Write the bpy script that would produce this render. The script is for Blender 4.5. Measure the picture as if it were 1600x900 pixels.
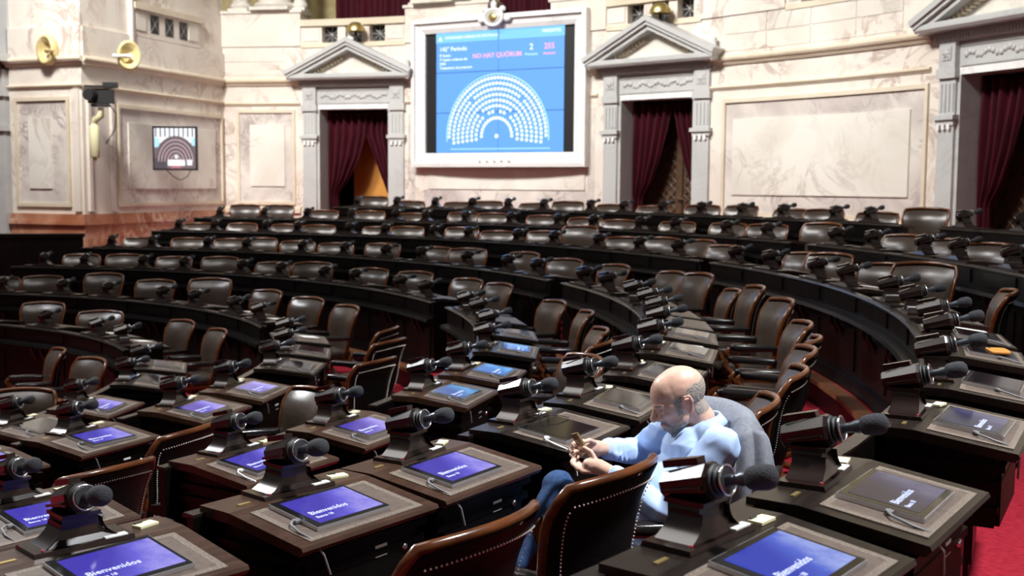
import bpy, math, random
from mathutils import Vector, Matrix, noise
R_ = math.radians
random.seed(7)
S = bpy.context.scene
COL = S.collection
for o in list(bpy.data.objects): bpy.data.objects.remove(o)

# ------------------------------------------------------------------ camera, world, light
ZC = 2.8                                     # camera height; every z below is "relative to camera" + ZC
cam = bpy.data.cameras.new('camera'); camo = bpy.data.objects.new('camera', cam); COL.objects.link(camo)
FPX, HY, ROLL = 1794.7, 288.67, 0.0068
pit = math.atan((450 - HY) / FPX)
camo.location = (0, 0, ZC)
fw = Vector((0, math.cos(pit), -math.sin(pit)))
camo.rotation_mode = 'QUATERNION'
camo.rotation_quaternion = fw.to_track_quat('-Z', 'Y') @ Matrix.Rotation(ROLL, 3, 'Z').to_quaternion()
cam.sensor_width = 36; cam.lens = 36 * FPX / 1600
cam.dof.use_dof = True; cam.dof.focus_distance = 4.4; cam.dof.aperture_fstop = 4.0
cam.clip_end = 200
S.camera = camo
w = bpy.data.worlds.new('world'); S.world = w; w.use_nodes = True
bg = w.node_tree.nodes['Background']; bg.inputs[0].default_value = (1.0, .97, .93, 1); bg.inputs[1].default_value = .10
def area(name, loc, tgt, size, power, col=(1, .96, .9)):
    l = bpy.data.lights.new(name, 'AREA'); l.shape = 'DISK'; l.size = size; l.energy = power; l.color = col
    o = bpy.data.objects.new(name, l); COL.objects.link(o); o.location = loc
    o.rotation_euler = (Vector(tgt) - Vector(loc)).to_track_quat('-Z', 'Y').to_euler(); return o
area('skylight_lamp', (-6, 10, 15), (-6, 10, 0), 8, 820, (1, .97, .93))
for tx, ty, pw in ((-6.8, 23, 275), (-1, 22.5, 235), (4.2, 19, 225), (7.5, 13, 170)):        # unseen lamps added high up to brighten the wall
    a_ = area('wall_fill_light', (-8.3 + (tx + 8.3) * .42, 9.66 + (ty - 9.66) * .42, 11.5), (tx, ty, 4.6), 1.6, pw, (1, .98, .95)); a_.data.spread = R_(75)
a_ = area('broadcast_lamp', (4.6, 3.0, 11), (.4, 4.6, 1), 1.0, 270, (.95, .97, 1)); a_.data.spread = R_(70)
a_ = area('broadcast_lamp', (-11, 14, 11.5), (-2.5, 8, 1), 1.4, 420, (.95, .97, 1)); a_.data.spread = R_(80)
vs = S.view_settings; vs.view_transform = 'Standard'; vs.look = 'None'; vs.gamma = 1; vs.use_curve_mapping = False
vs.exposure = .3

# ------------------------------------------------------------------ materials
def mat(name, col, rough=.5, metal=0, coat=0, emit=None, estr=1, spec=.5):
    m = bpy.data.materials.new(name); m.use_nodes = True
    b = m.node_tree.nodes['Principled BSDF']
    b.inputs['Base Color'].default_value = (*col, 1); b.inputs['Roughness'].default_value = rough
    b.inputs['Metallic'].default_value = metal; b.inputs['Coat Weight'].default_value = coat
    b.inputs['Specular IOR Level'].default_value = spec
    if emit: b.inputs['Emission Color'].default_value = (*emit, 1); b.inputs['Emission Strength'].default_value = estr
    return m
def nodes(m): nt = m.node_tree; return nt, nt.nodes, nt.links, nt.nodes['Principled BSDF']
def ramp(N, stops):
    r = N.new('ShaderNodeValToRGB'); e = r.color_ramp.elements
    while len(e) < len(stops): e.new(.5)
    for i, (p, c) in enumerate(stops): e[i].position = p; e[i].color = (*c, 1)
    return r
def noisy(name, stops, scale=3, detail=6, rough=.5, dist=0, stretch=(1, 1, 1), bump=0, coords='Object', coat=0, rrange=None, spec=.5):
    m = mat(name, (.5, .5, .5), rough, coat=coat, spec=spec); nt, N, L, b = nodes(m)
    if coords == 'World':
        tc = N.new('ShaderNodeNewGeometry').outputs['Position']
    else: tc = N.new('ShaderNodeTexCoord').outputs[coords]
    mp = N.new('ShaderNodeMapping'); mp.inputs['Scale'].default_value = stretch; L.new(tc, mp.inputs[0])
    n = N.new('ShaderNodeTexNoise'); n.inputs['Scale'].default_value = scale; n.inputs['Detail'].default_value = detail; n.inputs['Distortion'].default_value = dist
    L.new(mp.outputs[0], n.inputs['Vector'])
    r = ramp(N, stops); L.new(n.outputs[0], r.inputs[0]); L.new(r.outputs[0], b.inputs['Base Color'])
    if rrange:
        mr = N.new('ShaderNodeMapRange'); mr.inputs[3].default_value, mr.inputs[4].default_value = rrange
        L.new(n.outputs[0], mr.inputs[0]); L.new(mr.outputs[0], b.inputs['Roughness'])
    if bump:
        bp = N.new('ShaderNodeBump'); bp.inputs['Strength'].default_value = bump; bp.inputs['Distance'].default_value = .01
        L.new(n.outputs[0], bp.inputs['Height']); L.new(bp.outputs[0], b.inputs['Normal'])
    return m
def marble(name, base, cloud, vein, vscale=.9, vstr=.6, cscale=.7, rough=.35):
    m = mat(name, base, rough, spec=.4); nt, N, L, b = nodes(m)
    pos = N.new('ShaderNodeNewGeometry').outputs['Position']
    n1 = N.new('ShaderNodeTexNoise'); n1.inputs['Scale'].default_value = cscale; n1.inputs['Detail'].default_value = 5; n1.inputs['Distortion'].default_value = .8
    L.new(pos, n1.inputs['Vector'])
    r1 = ramp(N, [(.38, base), (.66, cloud)]); L.new(n1.outputs[0], r1.inputs[0])
    n2 = N.new('ShaderNodeTexNoise'); n2.inputs['Scale'].default_value = vscale; n2.inputs['Detail'].default_value = 8; n2.inputs['Distortion'].default_value = 1.6; n2.inputs['Roughness'].default_value = .62
    L.new(pos, n2.inputs['Vector'])
    r2 = ramp(N, [(.455, (0, 0, 0)), (.5, (vstr,) * 3), (.545, (0, 0, 0))]); L.new(n2.outputs[0], r2.inputs[0])
    n3 = N.new('ShaderNodeTexNoise'); n3.inputs['Scale'].default_value = .8; L.new(pos, n3.inputs['Vector'])
    r3 = ramp(N, [(.42, (0, 0, 0)), (.62, (1, 1, 1))]); L.new(n3.outputs[0], r3.inputs[0])
    mu = N.new('ShaderNodeMath'); mu.operation = 'MULTIPLY'; L.new(r2.outputs[0], mu.inputs[0]); L.new(r3.outputs[0], mu.inputs[1])
    mx = N.new('ShaderNodeMix'); mx.data_type = 'RGBA'; L.new(mu.outputs[0], mx.inputs['Factor'])
    L.new(r1.outputs[0], mx.inputs[6]); mx.inputs[7].default_value = (*vein, 1); L.new(mx.outputs[2], b.inputs['Base Color'])
    return m
M = {}
M['cream'] = marble('cream_marble', (.75, .70, .62), (.67, .59, .515), (.36, .255, .21), .9, .75)
M['panel'] = marble('veined_marble', (.68, .63, .57), (.50, .44, .41), (.26, .21, .20), 1.6, .9, 1.2)
M['inset'] = marble('pale_marble', (.74, .71, .64), (.62, .575, .50), (.40, .33, .29), 1.0, .6)
M['mould'] = marble('moulding_marble', (.70, .62, .49), (.60, .51, .38), (.55, .42, .3), 1, .3)
M['grey'] = marble('grey_white_marble', (.50, .50, .485), (.44, .44, .43), (.33, .33, .33), 1.2, .4)
M['white'] = marble('white_marble', (.82, .81, .78), (.76, .75, .73), (.45, .43, .43), 2.2, .55)
M['red'] = marble('red_marble', (.36, .13, .065), (.50, .25, .15), (.72, .55, .42), 1.3, .9, 1.2, .25)
M['gold'] = noisy('gilded_stucco', [(.35, (.52, .40, .16)), (.65, (.66, .55, .28))], 6, rough=.45, coords='World')
M['velvet'] = noisy('red_velvet', [(.3, (.028, .0014, .005)), (.7, (.062, .003, .010))], 4, rough=.8, stretch=(3, 3, .3), coords='World', spec=.2)
M['carpet'] = noisy('red_carpet', [(.3, (.24, .010, .022)), (.7, (.34, .018, .034))], 30, rough=.95, bump=.3, coords='World', spec=.1)
M['ebony'] = noisy('dark_polished_wood', [(.3, (.0015, .0012, .0012)), (.7, (.0035, .0025, .0022))], 5, rough=.35, stretch=(1, 8, 1), spec=.16)
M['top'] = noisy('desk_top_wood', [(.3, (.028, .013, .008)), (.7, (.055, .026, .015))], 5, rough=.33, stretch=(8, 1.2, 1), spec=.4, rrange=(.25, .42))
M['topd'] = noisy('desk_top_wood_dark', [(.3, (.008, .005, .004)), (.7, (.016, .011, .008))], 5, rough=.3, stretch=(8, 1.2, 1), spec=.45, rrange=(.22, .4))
M['pad'] = noisy('desk_leather', [(.35, (.085, .062, .050)), (.65, (.115, .086, .070))], 40, rough=.45, bump=.12)
M['border'] = noisy('tooled_border', [(.40, (.10, .075, .058)), (.6, (.20, .165, .135))], 260, 2, rough=.45)
M['podwood'] = noisy('console_wood', [(.3, (.007, .0035, .003)), (.7, (.016, .008, .006))], 6, rough=.2, stretch=(1, 4, 1), spec=.5)
M['black'] = mat('black_lacquer', (.006, .006, .007), .2, coat=.4)
M['rubber'] = mat('black_rubber', (.012, .012, .013), .55)
M['foam'] = noisy('microphone_foam', [(.3, (.012, .013, .016)), (.7, (.028, .03, .036))], 200, rough=.9, bump=.4)
M['chrome'] = mat('chrome', (.7, .7, .72), .18, 1)
M['flare'] = mat('polished_flare', (.16, .15, .15), .12, .7)
M['silver'] = mat('silver_edge', (.55, .55, .57), .3, .8)
M['brass'] = mat('brass', (.62, .48, .2), .35, .9)
M['leather'] = noisy('brown_leather', [(.35, (.030, .019, .014)), (.65, (.044, .029, .021))], 60, rough=.33, bump=.08, rrange=(.27, .38), spec=.42)
M['leatherb'] = noisy('black_leather', [(.35, (.0035, .003, .003)), (.65, (.006, .0048, .0048))], 60, rough=.5, bump=.1, spec=.14)
M['armpad'] = noisy('glossy_arm_leather', [(.35, (.008, .006, .006)), (.65, (.013, .010, .010))], 60, rough=.2, bump=.05, spec=.6)
M['rim'] = noisy('orange_wood', [(.3, (.060, .018, .006)), (.7, (.15, .047, .013))], 7, rough=.22, spec=.45, stretch=(1, 1, 3))
M['nail'] = mat('nailhead', (.5, .46, .4), .35, .9)
M['paper'] = mat('white_paper', (.8, .79, .76), .7)
M['note'] = mat('yellow_note', (.72, .68, .42), .65)
M['wood'] = noisy('step_wood', [(.3, (.12, .045, .018)), (.7, (.22, .09, .035))], 5, rough=.4, stretch=(1, 6, 1), coords='World')
M['door'] = noisy('carved_door_wood', [(.3, (.05, .026, .014)), (.7, (.10, .055, .03))], 8, rough=.4, coords='World')
M['ochre'] = noisy('ochre_panel', [(.3, (.55, .22, .035)), (.7, (.62, .27, .05))], 2, rough=.6, coords='World')
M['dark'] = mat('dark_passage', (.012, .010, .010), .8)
M['grille'] = mat('dark_grille_back', (.015, .015, .018), .5)
M['iron'] = mat('grille_iron', (.45, .44, .42), .4, .6)
M['redled'] = mat('red_light', (.3, 0, 0), .4, emit=(.8, .02, .03), estr=1.2)
M['redbtn'] = mat('red_button', (.25, .006, .012), .4)
M['orange'] = mat('orange_case', (.65, .27, .05), .5)
M['white_cable'] = mat('white_cable', (.75, .75, .75), .5)
M['grey_cable'] = mat('grey_cable', (.16, .16, .17), .45)
M['frost'] = mat('white_plastic', (.75, .75, .74), .4)
def screen_mat(name, c1, c2, c3, strength):
    m = mat(name, (.01, .01, .012), .12, emit=c1, estr=strength); nt, N, L, b = nodes(m)
    tc = N.new('ShaderNodeTexCoord').outputs['Object']
    mp = N.new('ShaderNodeMapping'); mp.inputs['Rotation'].default_value = (0, 0, .5); L.new(tc, mp.inputs[0])
    n = N.new('ShaderNodeTexNoise'); n.inputs['Scale'].default_value = 9; n.inputs['Detail'].default_value = 8; n.inputs['Roughness'].default_value = .7; L.new(mp.outputs[0], n.inputs['Vector'])
    sx = N.new('ShaderNodeSeparateXYZ'); L.new(mp.outputs[0], sx.inputs[0])
    mr = N.new('ShaderNodeMapRange'); mr.inputs[1].default_value = -.04; mr.inputs[2].default_value = .10; L.new(sx.outputs[1], mr.inputs[0])
    mu = N.new('ShaderNodeMath'); mu.operation = 'MULTIPLY'; L.new(n.outputs[0], mu.inputs[0]); L.new(mr.outputs[0], mu.inputs[1])
    r = ramp(N, [(.05, c1), (.30, c2), (.62, c3)]); L.new(mu.outputs[0], r.inputs[0]); L.new(r.outputs[0], b.inputs['Emission Color'])
    return m
M['scr_violet'] = screen_mat('violet_screen', (.045, .03, .36), (.11, .09, .55), (.30, .27, .70), 1.0)
M['scr_blue'] = screen_mat('blue_screen', (.01, .055, .26), (.03, .16, .42), (.10, .30, .55), .9)
M['scr_navy'] = screen_mat('navy_screen', (.006, .006, .04), (.02, .018, .09), (.10, .10, .20), .8)
M['scr_deep'] = screen_mat('royal_blue_screen', (.02, .04, .40), (.05, .10, .55), (.30, .38, .75), .9)
M['scr_off'] = mat('switched_off_screen', (.006, .006, .008), .1)
M['scr_text'] = mat('screen_text', (.1, .1, .1), .5, emit=(.55, .62, .95), estr=1.0)
M['wallblue'] = mat('video_wall_blue', (.02, .05, .1), .4, emit=(.115, .335, .86), estr=1.0)
M['wallband'] = mat('video_wall_band', (.02, .05, .1), .4, emit=(.21, .57, .97), estr=1.0)
M['wallwhite'] = mat('video_wall_white', (.1, .1, .1), .4, emit=(.85, .97, 1.0), estr=1.0)
M['wallcyan'] = mat('video_wall_cyan', (.1, .1, .1), .4, emit=(.42, .85, 1.0), estr=1.0)
M['wallpink'] = mat('video_wall_pink', (.1, .1, .1), .4, emit=(1.0, .36, .60), estr=1.0)
M['wallseam'] = mat('video_wall_seam', (.02, .04, .08), .5, emit=(.03, .12, .36), estr=1.0)
M['bezel'] = mat('black_bezel', (.008, .008, .009), .45)

# ------------------------------------------------------------------ mesh builder
class MB:
    def __init__(s): s.v = []; s.f = []; s.sm = []
    def add(s, v, f, smooth=False):
        n = len(s.v); s.v += [tuple(p) for p in v]; s.f += [tuple(i + n for i in q) for q in f]; s.sm += [smooth] * len(f); return s
    def box(s, x0, x1, y0, y1, z0, z1, m=None):
        v = [Vector((x, y, z)) for z in (z0, z1) for y in (y0, y1) for x in (x0, x1)]
        if m: v = [m @ p for p in v]
        return s.add(v, [(0, 2, 3, 1), (4, 5, 7, 6), (0, 1, 5, 4), (2, 6, 7, 3), (0, 4, 6, 2), (1, 3, 7, 5)])
    def loft(s, rings, cap=True, smooth=True, closed=False):
        n = len(rings[0]); v = [p for r in rings for p in r]; f = []
        m = len(rings)
        for i in range(m if closed else m - 1):
            a, b = i * n, ((i + 1) % m) * n
            for j in range(n): k = (j + 1) % n; f.append((a + j, a + k, b + k, b + j))
        s.add(v, f, smooth)
        if cap and not closed: s.add(rings[0], [tuple(range(n))[::-1]]); s.add(rings[-1], [tuple(range(n))])
        return s
    def grid(s, fn, nu, nv, smooth=True):
        v = [fn(i / nu, j / nv) for j in range(nv + 1) for i in range(nu + 1)]
        f = [(j * (nu + 1) + i, j * (nu + 1) + i + 1, (j + 1) * (nu + 1) + i + 1, (j + 1) * (nu + 1) + i) for j in range(nv) for i in range(nu)]
        return s.add(v, f, smooth)
    def tube(s, pts, r, n=8, smooth=True, flat=1.0, cap=True):
        pts = [Vector(p) for p in pts]; rs = r if isinstance(r, (list, tuple)) else [r] * len(pts); rings = []
        up = None
        for i, p in enumerate(pts):
            t = (pts[min(i + 1, len(pts) - 1)] - pts[max(i - 1, 0)]).normalized()
            if up is None: up = Vector((0, 0, 1)) if abs(t.z) < .9 else Vector((1, 0, 0))
            a = (up - t * up.dot(t)).normalized(); b = t.cross(a); up = a
            rings.append([p + a * (rs[i] * flat * math.cos(2 * math.pi * k / n)) + b * (rs[i] * math.sin(2 * math.pi * k / n)) for k in range(n)])
        return s.loft(rings, cap, smooth)
    def lathe(s, prof, n=16, m=None, smooth=True):
        rings = []
        for r, z in prof:
            ring = [Vector((r * math.cos(2 * math.pi * k / n), r * math.sin(2 * math.pi * k / n), z)) for k in range(n)]
            rings.append([m @ p for p in ring] if m else ring)
        return s.loft(rings, True, smooth)
    def ell(s, c, r, rot=None, n=14, k=9):
        rings = []
        for j in range(k + 1):
            a = math.pi * j / k; q = max(math.sin(a), .02)
            ring = [Vector((r[0] * q * math.cos(2 * math.pi * i / n), r[1] * q * math.sin(2 * math.pi * i / n), -r[2] * math.cos(a))) for i in range(n)]
            rings.append([Vector(c) + (rot @ p if rot else p) for p in ring])
        return s.loft(rings)
    def prism(s, poly, y0, y1, m=None):            # poly in (x,z) extruded along y
        n = len(poly); v = [Vector((x, y0, z)) for x, z in poly] + [Vector((x, y1, z)) for x, z in poly]
        if m: v = [m @ p for p in v]
        return s.add(v, [tuple(range(n)), tuple(range(2 * n - 1, n - 1, -1))] + [(i, i + n, (i + 1) % n + n, (i + 1) % n) for i in range(n)])
    def mesh(s, name, m):
        me = bpy.data.meshes.new(name); me.from_pydata(s.v, [], s.f); me.materials.append(M[m] if isinstance(m, str) else m)
        me.polygons.foreach_set('use_smooth', s.sm); me.update()
        import bmesh
        bm = bmesh.new(); bm.from_mesh(me); bmesh.ops.recalc_face_normals(bm, faces=bm.faces); bm.to_mesh(me); bm.free()
        return me
    def build(s, name, m, parent=None): return link(name, s.mesh(name, m), parent)
def link(name, me, parent=None, loc=None, rot=None):
    o = bpy.data.objects.new(name, me); COL.objects.link(o)
    if parent: o.parent = parent
    if loc is not None: o.location = loc
    if rot is not None: o.rotation_euler = rot
    return o
def empty(name, loc, rz=0, label=None, cat=None, group=None):
    o = bpy.data.objects.new(name, None); COL.objects.link(o); o.location = loc; o.rotation_euler = (0, 0, rz); o.empty_display_size = .1
    if label: tag(o, label, cat, group)
    return o
def tag(o, label, cat, group=None):
    o['label'] = label; o['category'] = cat
    if group: o['group'] = group
    return o
def struct(o): o['kind'] = 'structure'; return o
def text_mesh(name, s, size, m, align='LEFT'):
    c = bpy.data.curves.new(name, 'FONT'); c.body = s; c.size = size; c.align_x = align; c.extrude = .002; c.offset = size * .012; c.resolution_u = 2
    o = bpy.data.objects.new(name, c); COL.objects.link(o)
    me = bpy.data.meshes.new_from_object(o.evaluated_get(bpy.context.evaluated_depsgraph_get()))
    bpy.data.objects.remove(o); me.materials.clear(); me.materials.append(M[m]); return me

# ------------------------------------------------------------------ the hall: one centre, concentric tiers, one curved wall
C = Vector((-8.293, 9.662, 0))
RR = [13.54, 12.29, 11.15, 9.44, 8.08, 6.24, 4.88, 3.55]
HH = [.368, .576, .782, 1.0, 1.226, 1.45, 1.675, 1.89]
FL = [ZC - (h + .88) for h in HH]                       # tier floors
WR = 16.35                                              # wall radius
def pol(r, th, z=0): return Vector((C.x + r * math.cos(R_(th)), C.y + r * math.sin(R_(th)), z))
def W(th, z, d=0): return pol(WR - d, th, z + ZC)       # z relative to the camera
def wbox(mb, t0, t1, z0, z1, d0, d1, step=1.5):
    n = max(1, math.ceil(abs(t1 - t0) / step)); rings = []
    for i in range(n + 1):
        t = t0 + (t1 - t0) * i / n
        rings.append([W(t, z0, d0), W(t, z1, d0), W(t, z1, d1), W(t, z0, d1)])
    return mb.loft(rings, True, False)
def wsweep(mb, t0, t1, prof, step=1.5):                 # prof: closed list of (d, z)
    n = max(1, math.ceil(abs(t1 - t0) / step))
    return mb.loft([[W(t0 + (t1 - t0) * i / n, z, d) for d, z in prof] for i in range(n + 1)], True, False)
def cornice(z, h, d):                                   # rounded projecting moulding
    return [(-.05, z), (d * .25, z), (d * .45, z + h * .2), (d * .5, z + h * .35), (d * .85, z + h * .45), (d, z + h * .65), (d * .95, z + h * .88), (d * .8, z + h), (-.05, z + h)]

# tiers: carpeted floors with a wooden nosing and dark riser
edge = [RR[i] - .22 for i in range(8)]
for i in range(8):
    r0 = edge[i] if i < 7 else .1; r1 = edge[i - 1] + .01 if i > 0 else WR
    mb = MB(); n = 48; t0, t1 = -88, 96
    rings = []
    for k in range(n + 1):
        t = t0 + (t1 - t0) * k / n
        rings.append([pol(r0, t, FL[i] - .5), pol(r0, t, FL[i]), pol(r1, t, FL[i]), pol(r1, t, FL[i] - .5)])
    mb.loft(rings, True, False)
    f = struct(mb.build('floor', 'carpet'))
    if i < 7:
        mb = MB(); rg = []; rr = []
        for k in range(n + 1):
            t = t0 + (t1 - t0) * k / n
            rg.append([pol(r0 - .03, t, FL[i] - .03), pol(r0 + .10, t, FL[i] - .03), pol(r0 + .10, t, FL[i] + .006), pol(r0 - .03, t, FL[i] + .006)])
            rr.append([pol(r0 - .012, t, FL[i] - .26), pol(r0 + .02, t, FL[i] - .26), pol(r0 + .02, t, FL[i] - .03), pol(r0 - .012, t, FL[i] - .03)])
        mb.loft(rg, True, False).build('step_nosing', 'wood', f)
        MB().loft(rr, True, False).build('step_riser', 'ebony', f)
MB().box(-40, 40, -30, 40, -.8, .1).build('floor', 'carpet')['kind'] = 'structure'

# main curved wall
DOORS = [72.82, 47.72, 22.7]
HALF = 2.86                                             # half opening in degrees
ZF = FL[0] - ZC
wall = MB()
segs = []; t = 84.5
for d in DOORS: segs.append((t, d + HALF)); t = d - HALF
segs.append((t, -88))
for a, b in segs: wbox(wall, a, b, ZF, 3.05, -.55, 0)
for d in DOORS: wbox(wall, d + HALF, d - HALF, 1.62, 3.05, -.55, 0)
wall = struct(wall.build('wall_back', 'cream'))
def strips(name, t0, t1, prof, m, par=wall): return wsweep(MB(), t0, t1, prof).build(name, m, par)
clear = []                                              # stretches of wall between door surrounds and screen frame
clear = [(83.6, 77.3), (68.5, 67.9), (53.1, 52.5), (43.6, 27.6), (17.8, -40)]
for a, b in clear:
    strips('cornice', a, b, cornice(2.14, .16, .13), 'mould')
    strips('string_course', a, b, cornice(1.70, .08, .06), 'mould')
    strips('frieze_ledge', a, b, [(-.02, 2.30), (.05, 2.30), (.05, 2.36), (-.02, 2.36)], 'cream')
def panel(t0, t1, z0, z1, it0, it1, iz0, iz1):
    wbox(MB(), t0, t1, z0, z1, -.02, .006).build('panel', 'panel', wall)
    bw = .22
    for q in ((t0 + bw, t1 - bw, z1, z1 + .07), (t0 + bw, t1 - bw, z0 - .07, z0), (t0 + bw, t0, z0, z1), (t1, t1 - bw, z0, z1)):
        wbox(MB(), *q, -.02, .045).build('panel_moulding', 'mould', wall)
    wbox(MB(), it0, it1, iz0, iz1, -.02, .035).build('inset_panel', 'inset', wall)
panel(82.3, 77.95, -.41, 1.55, 81.45, 78.6, -.07, 1.29)
panel(42.3, 27.9, -.46, 1.47, 41.7, 28.85, -.15, 1.18)
panel(17.0, 3.0, -.46, 1.47, 16.2, 4.0, -.15, 1.18)
panel(-2, -20, -.46, 1.47, -3, -19, -.15, 1.18)
wbox(MB(), 66.6, 53.5, -.1, .3, -.02, .03).build('inset_panel', 'inset', wall)
wbox(MB(), 67.0, 53.2, -.45, -.12, -.02, .006).build('panel', 'panel', wall)
for a, b in ((68.3, 67.75), (53.3, 52.75)): wbox(MB(), a, b, -.4, 1.5, -.02, .008).build('panel', 'panel', wall)
for a, b in clear: strips('dado', a, b, [(-.02, -.66), (.07, -.66), (.07, -.56), (.05, -.52), (-.02, -.52)], 'mould')
# upper courses of ashlar: thin slabs with joints
for a, b in ((83.6, 78.6), (42.6, 29.6)):
    n = max(1, round((a - b) / 3.4))
    for i in range(n):
        wbox(MB(), a - (a - b) * i / n - .05, a - (a - b) * (i + 1) / n + .05, 2.38, 2.66, -.02, .012).build('ashlar_slab', 'cream', wall)
        wbox(MB(), a - (a - b) * i / n - .05, a - (a - b) * (i + 1) / n + .05, 2.675, 3.02, -.02, .012).build('ashlar_slab', 'inset', wall)

# balcony balustrades with pierced grilles, pedestals, columns and curtains above
def balc(t0, t1, holes):
    o = struct(wbox(MB(), t0, t1, 3.42, 3.56, -.28, .06).build('trim_1', 'mould'))
    wbox(MB(), t0, t1, 2.96, 3.06, -.28, .03).build('rail_base', 'mould', o)
    xs = [t0] + [x for h in holes for x in h] + [t1]
    for i in range(0, len(xs), 2): wbox(MB(), xs[i], xs[i + 1], 3.06, 3.42, -.26, 0).build('baluster_block', 'cream', o)
    for i in (0, len(xs) - 2): wbox(MB(), xs[i] - .18, xs[i + 1] + .18, 3.1, 3.38, -.02, .02).build('block_panel', 'inset', o)
    for a, b in holes:
        wbox(MB(), a, b, 3.06, 3.42, -.22, -.18).build('grille_back', 'grille', o)
        g = MB(); c = (a + b) / 2
        for p, q in (((a, 3.07), (b, 3.41)), ((a, 3.41), (b, 3.07)), ((c, 3.07), (c, 3.41)), ((a, 3.24), (b, 3.24))):
            g.tube([W(p[0], p[1], -.15), W(q[0], q[1], -.15)], .008, 5)
        g.ell(W(c, 3.24, -.14), (.03, .03, .03), n=8, k=5)
        g.build('grille', 'iron', o)
    return o
def holes3(c): return [(c + 2.65, c + 1.35), (c + .68, c - .62), (c - 1.3, c - 2.6)]
balc(77.2, 68.5, holes3(72.83)); balc(51.9, 44.4, holes3(47.6)); balc(38.0, 31.0, [(36.9, 35.8), (35.0, 33.9), (33.1, 32.1)])
balc(27, 18.5, holes3(22.7))
def pedestal(t0, t1, z1):
    o = struct(wbox(MB(), t0, t1, 3.0, z1, -.5, .04).build('trim_2', 'cream'))
    wbox(MB(), t0 + .15, t1 - .15, z1, z1 + .06, -.55, .07).build('pedestal_cap', 'inset', o); return o
for a, b in ((84.3, 77.2), (68.5, 61.6), (56.4, 51.9), (44.4, 38.0), (31.0, 27.0)): pedestal(a, b, 3.72 if a > 60 else 3.62)
def column(t, r, z0, label, m='gold'):
    o = empty('column', W(t, z0, -.25), R_(t), label, 'column', 'gilded gallery columns')
    MB().box(-r * 1.35, r * 1.35, -r * 1.35, r * 1.35, 0, .07).build('plinth', 'inset', o)
    MB().lathe([(r * 1.3, .07), (r * 1.42, .11), (r * 1.42, .15), (r * 1.28, .19), (r * 1.1, .21), (r * 1.12, .25), (r * 1.24, .28), (r * 1.2, .33), (r * 1.02, .36)], 24).build('column_base', 'inset', o)
    mb = MB(); n = 40
    def ring(z, s): return [Vector(((s * r * (1 - .05 * (k % 2))) * math.cos(2 * math.pi * k / n), (s * r * (1 - .05 * (k % 2))) * math.sin(2 * math.pi * k / n), z)) for k in range(n)]
    mb.loft([ring(.36, 1), ring(2.5, .95), ring(4.6, .85)], True, False).build('shaft', m, o)
for t, r, z in ((82.4, .17, 3.78), (79.6, .33, 3.78), (77.6, .12, 3.78), (67.9, .12, 3.78), (66.0, .36, 3.78), (62.6, .13, 3.78), (43, .3, 3.7), (39.2, .15, 3.7)):
    column(t, r, z, 'gilded fluted column standing on a marble pedestal above the chamber wall')
def drape(mb, fn, nu=36, nv=14): return mb.grid(fn, nu, nv)
def gallery_curtain(t0, t1, label):
    def fn(u, v):
        th = t0 + (t1 - t0) * u
        return W(th, 3.3 + 3.6 * v, -.75 + .05 * math.sin(u * 46) + .02 * math.sin(u * 21 + 2))
    o = drape(MB(), fn, 90, 4).build('gallery_curtain', 'velvet'); tag(o, label, 'curtain')
gallery_curtain(75.4, 68.4, 'dark red velvet curtain in the gallery above the door with the ochre panel')
gallery_curtain(62.1, 55.6, 'dark red velvet curtain in the gallery above the video wall')
gallery_curtain(51, 45, 'dark red velvet curtain in the gallery above the door with the wooden leaf')
# gallery back wall
wbox(MB(), 88, 10, 3.0, 7.5, -2.6, -2.4).build('wall_gallery', 'gold')['kind'] = 'structure'

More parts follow.
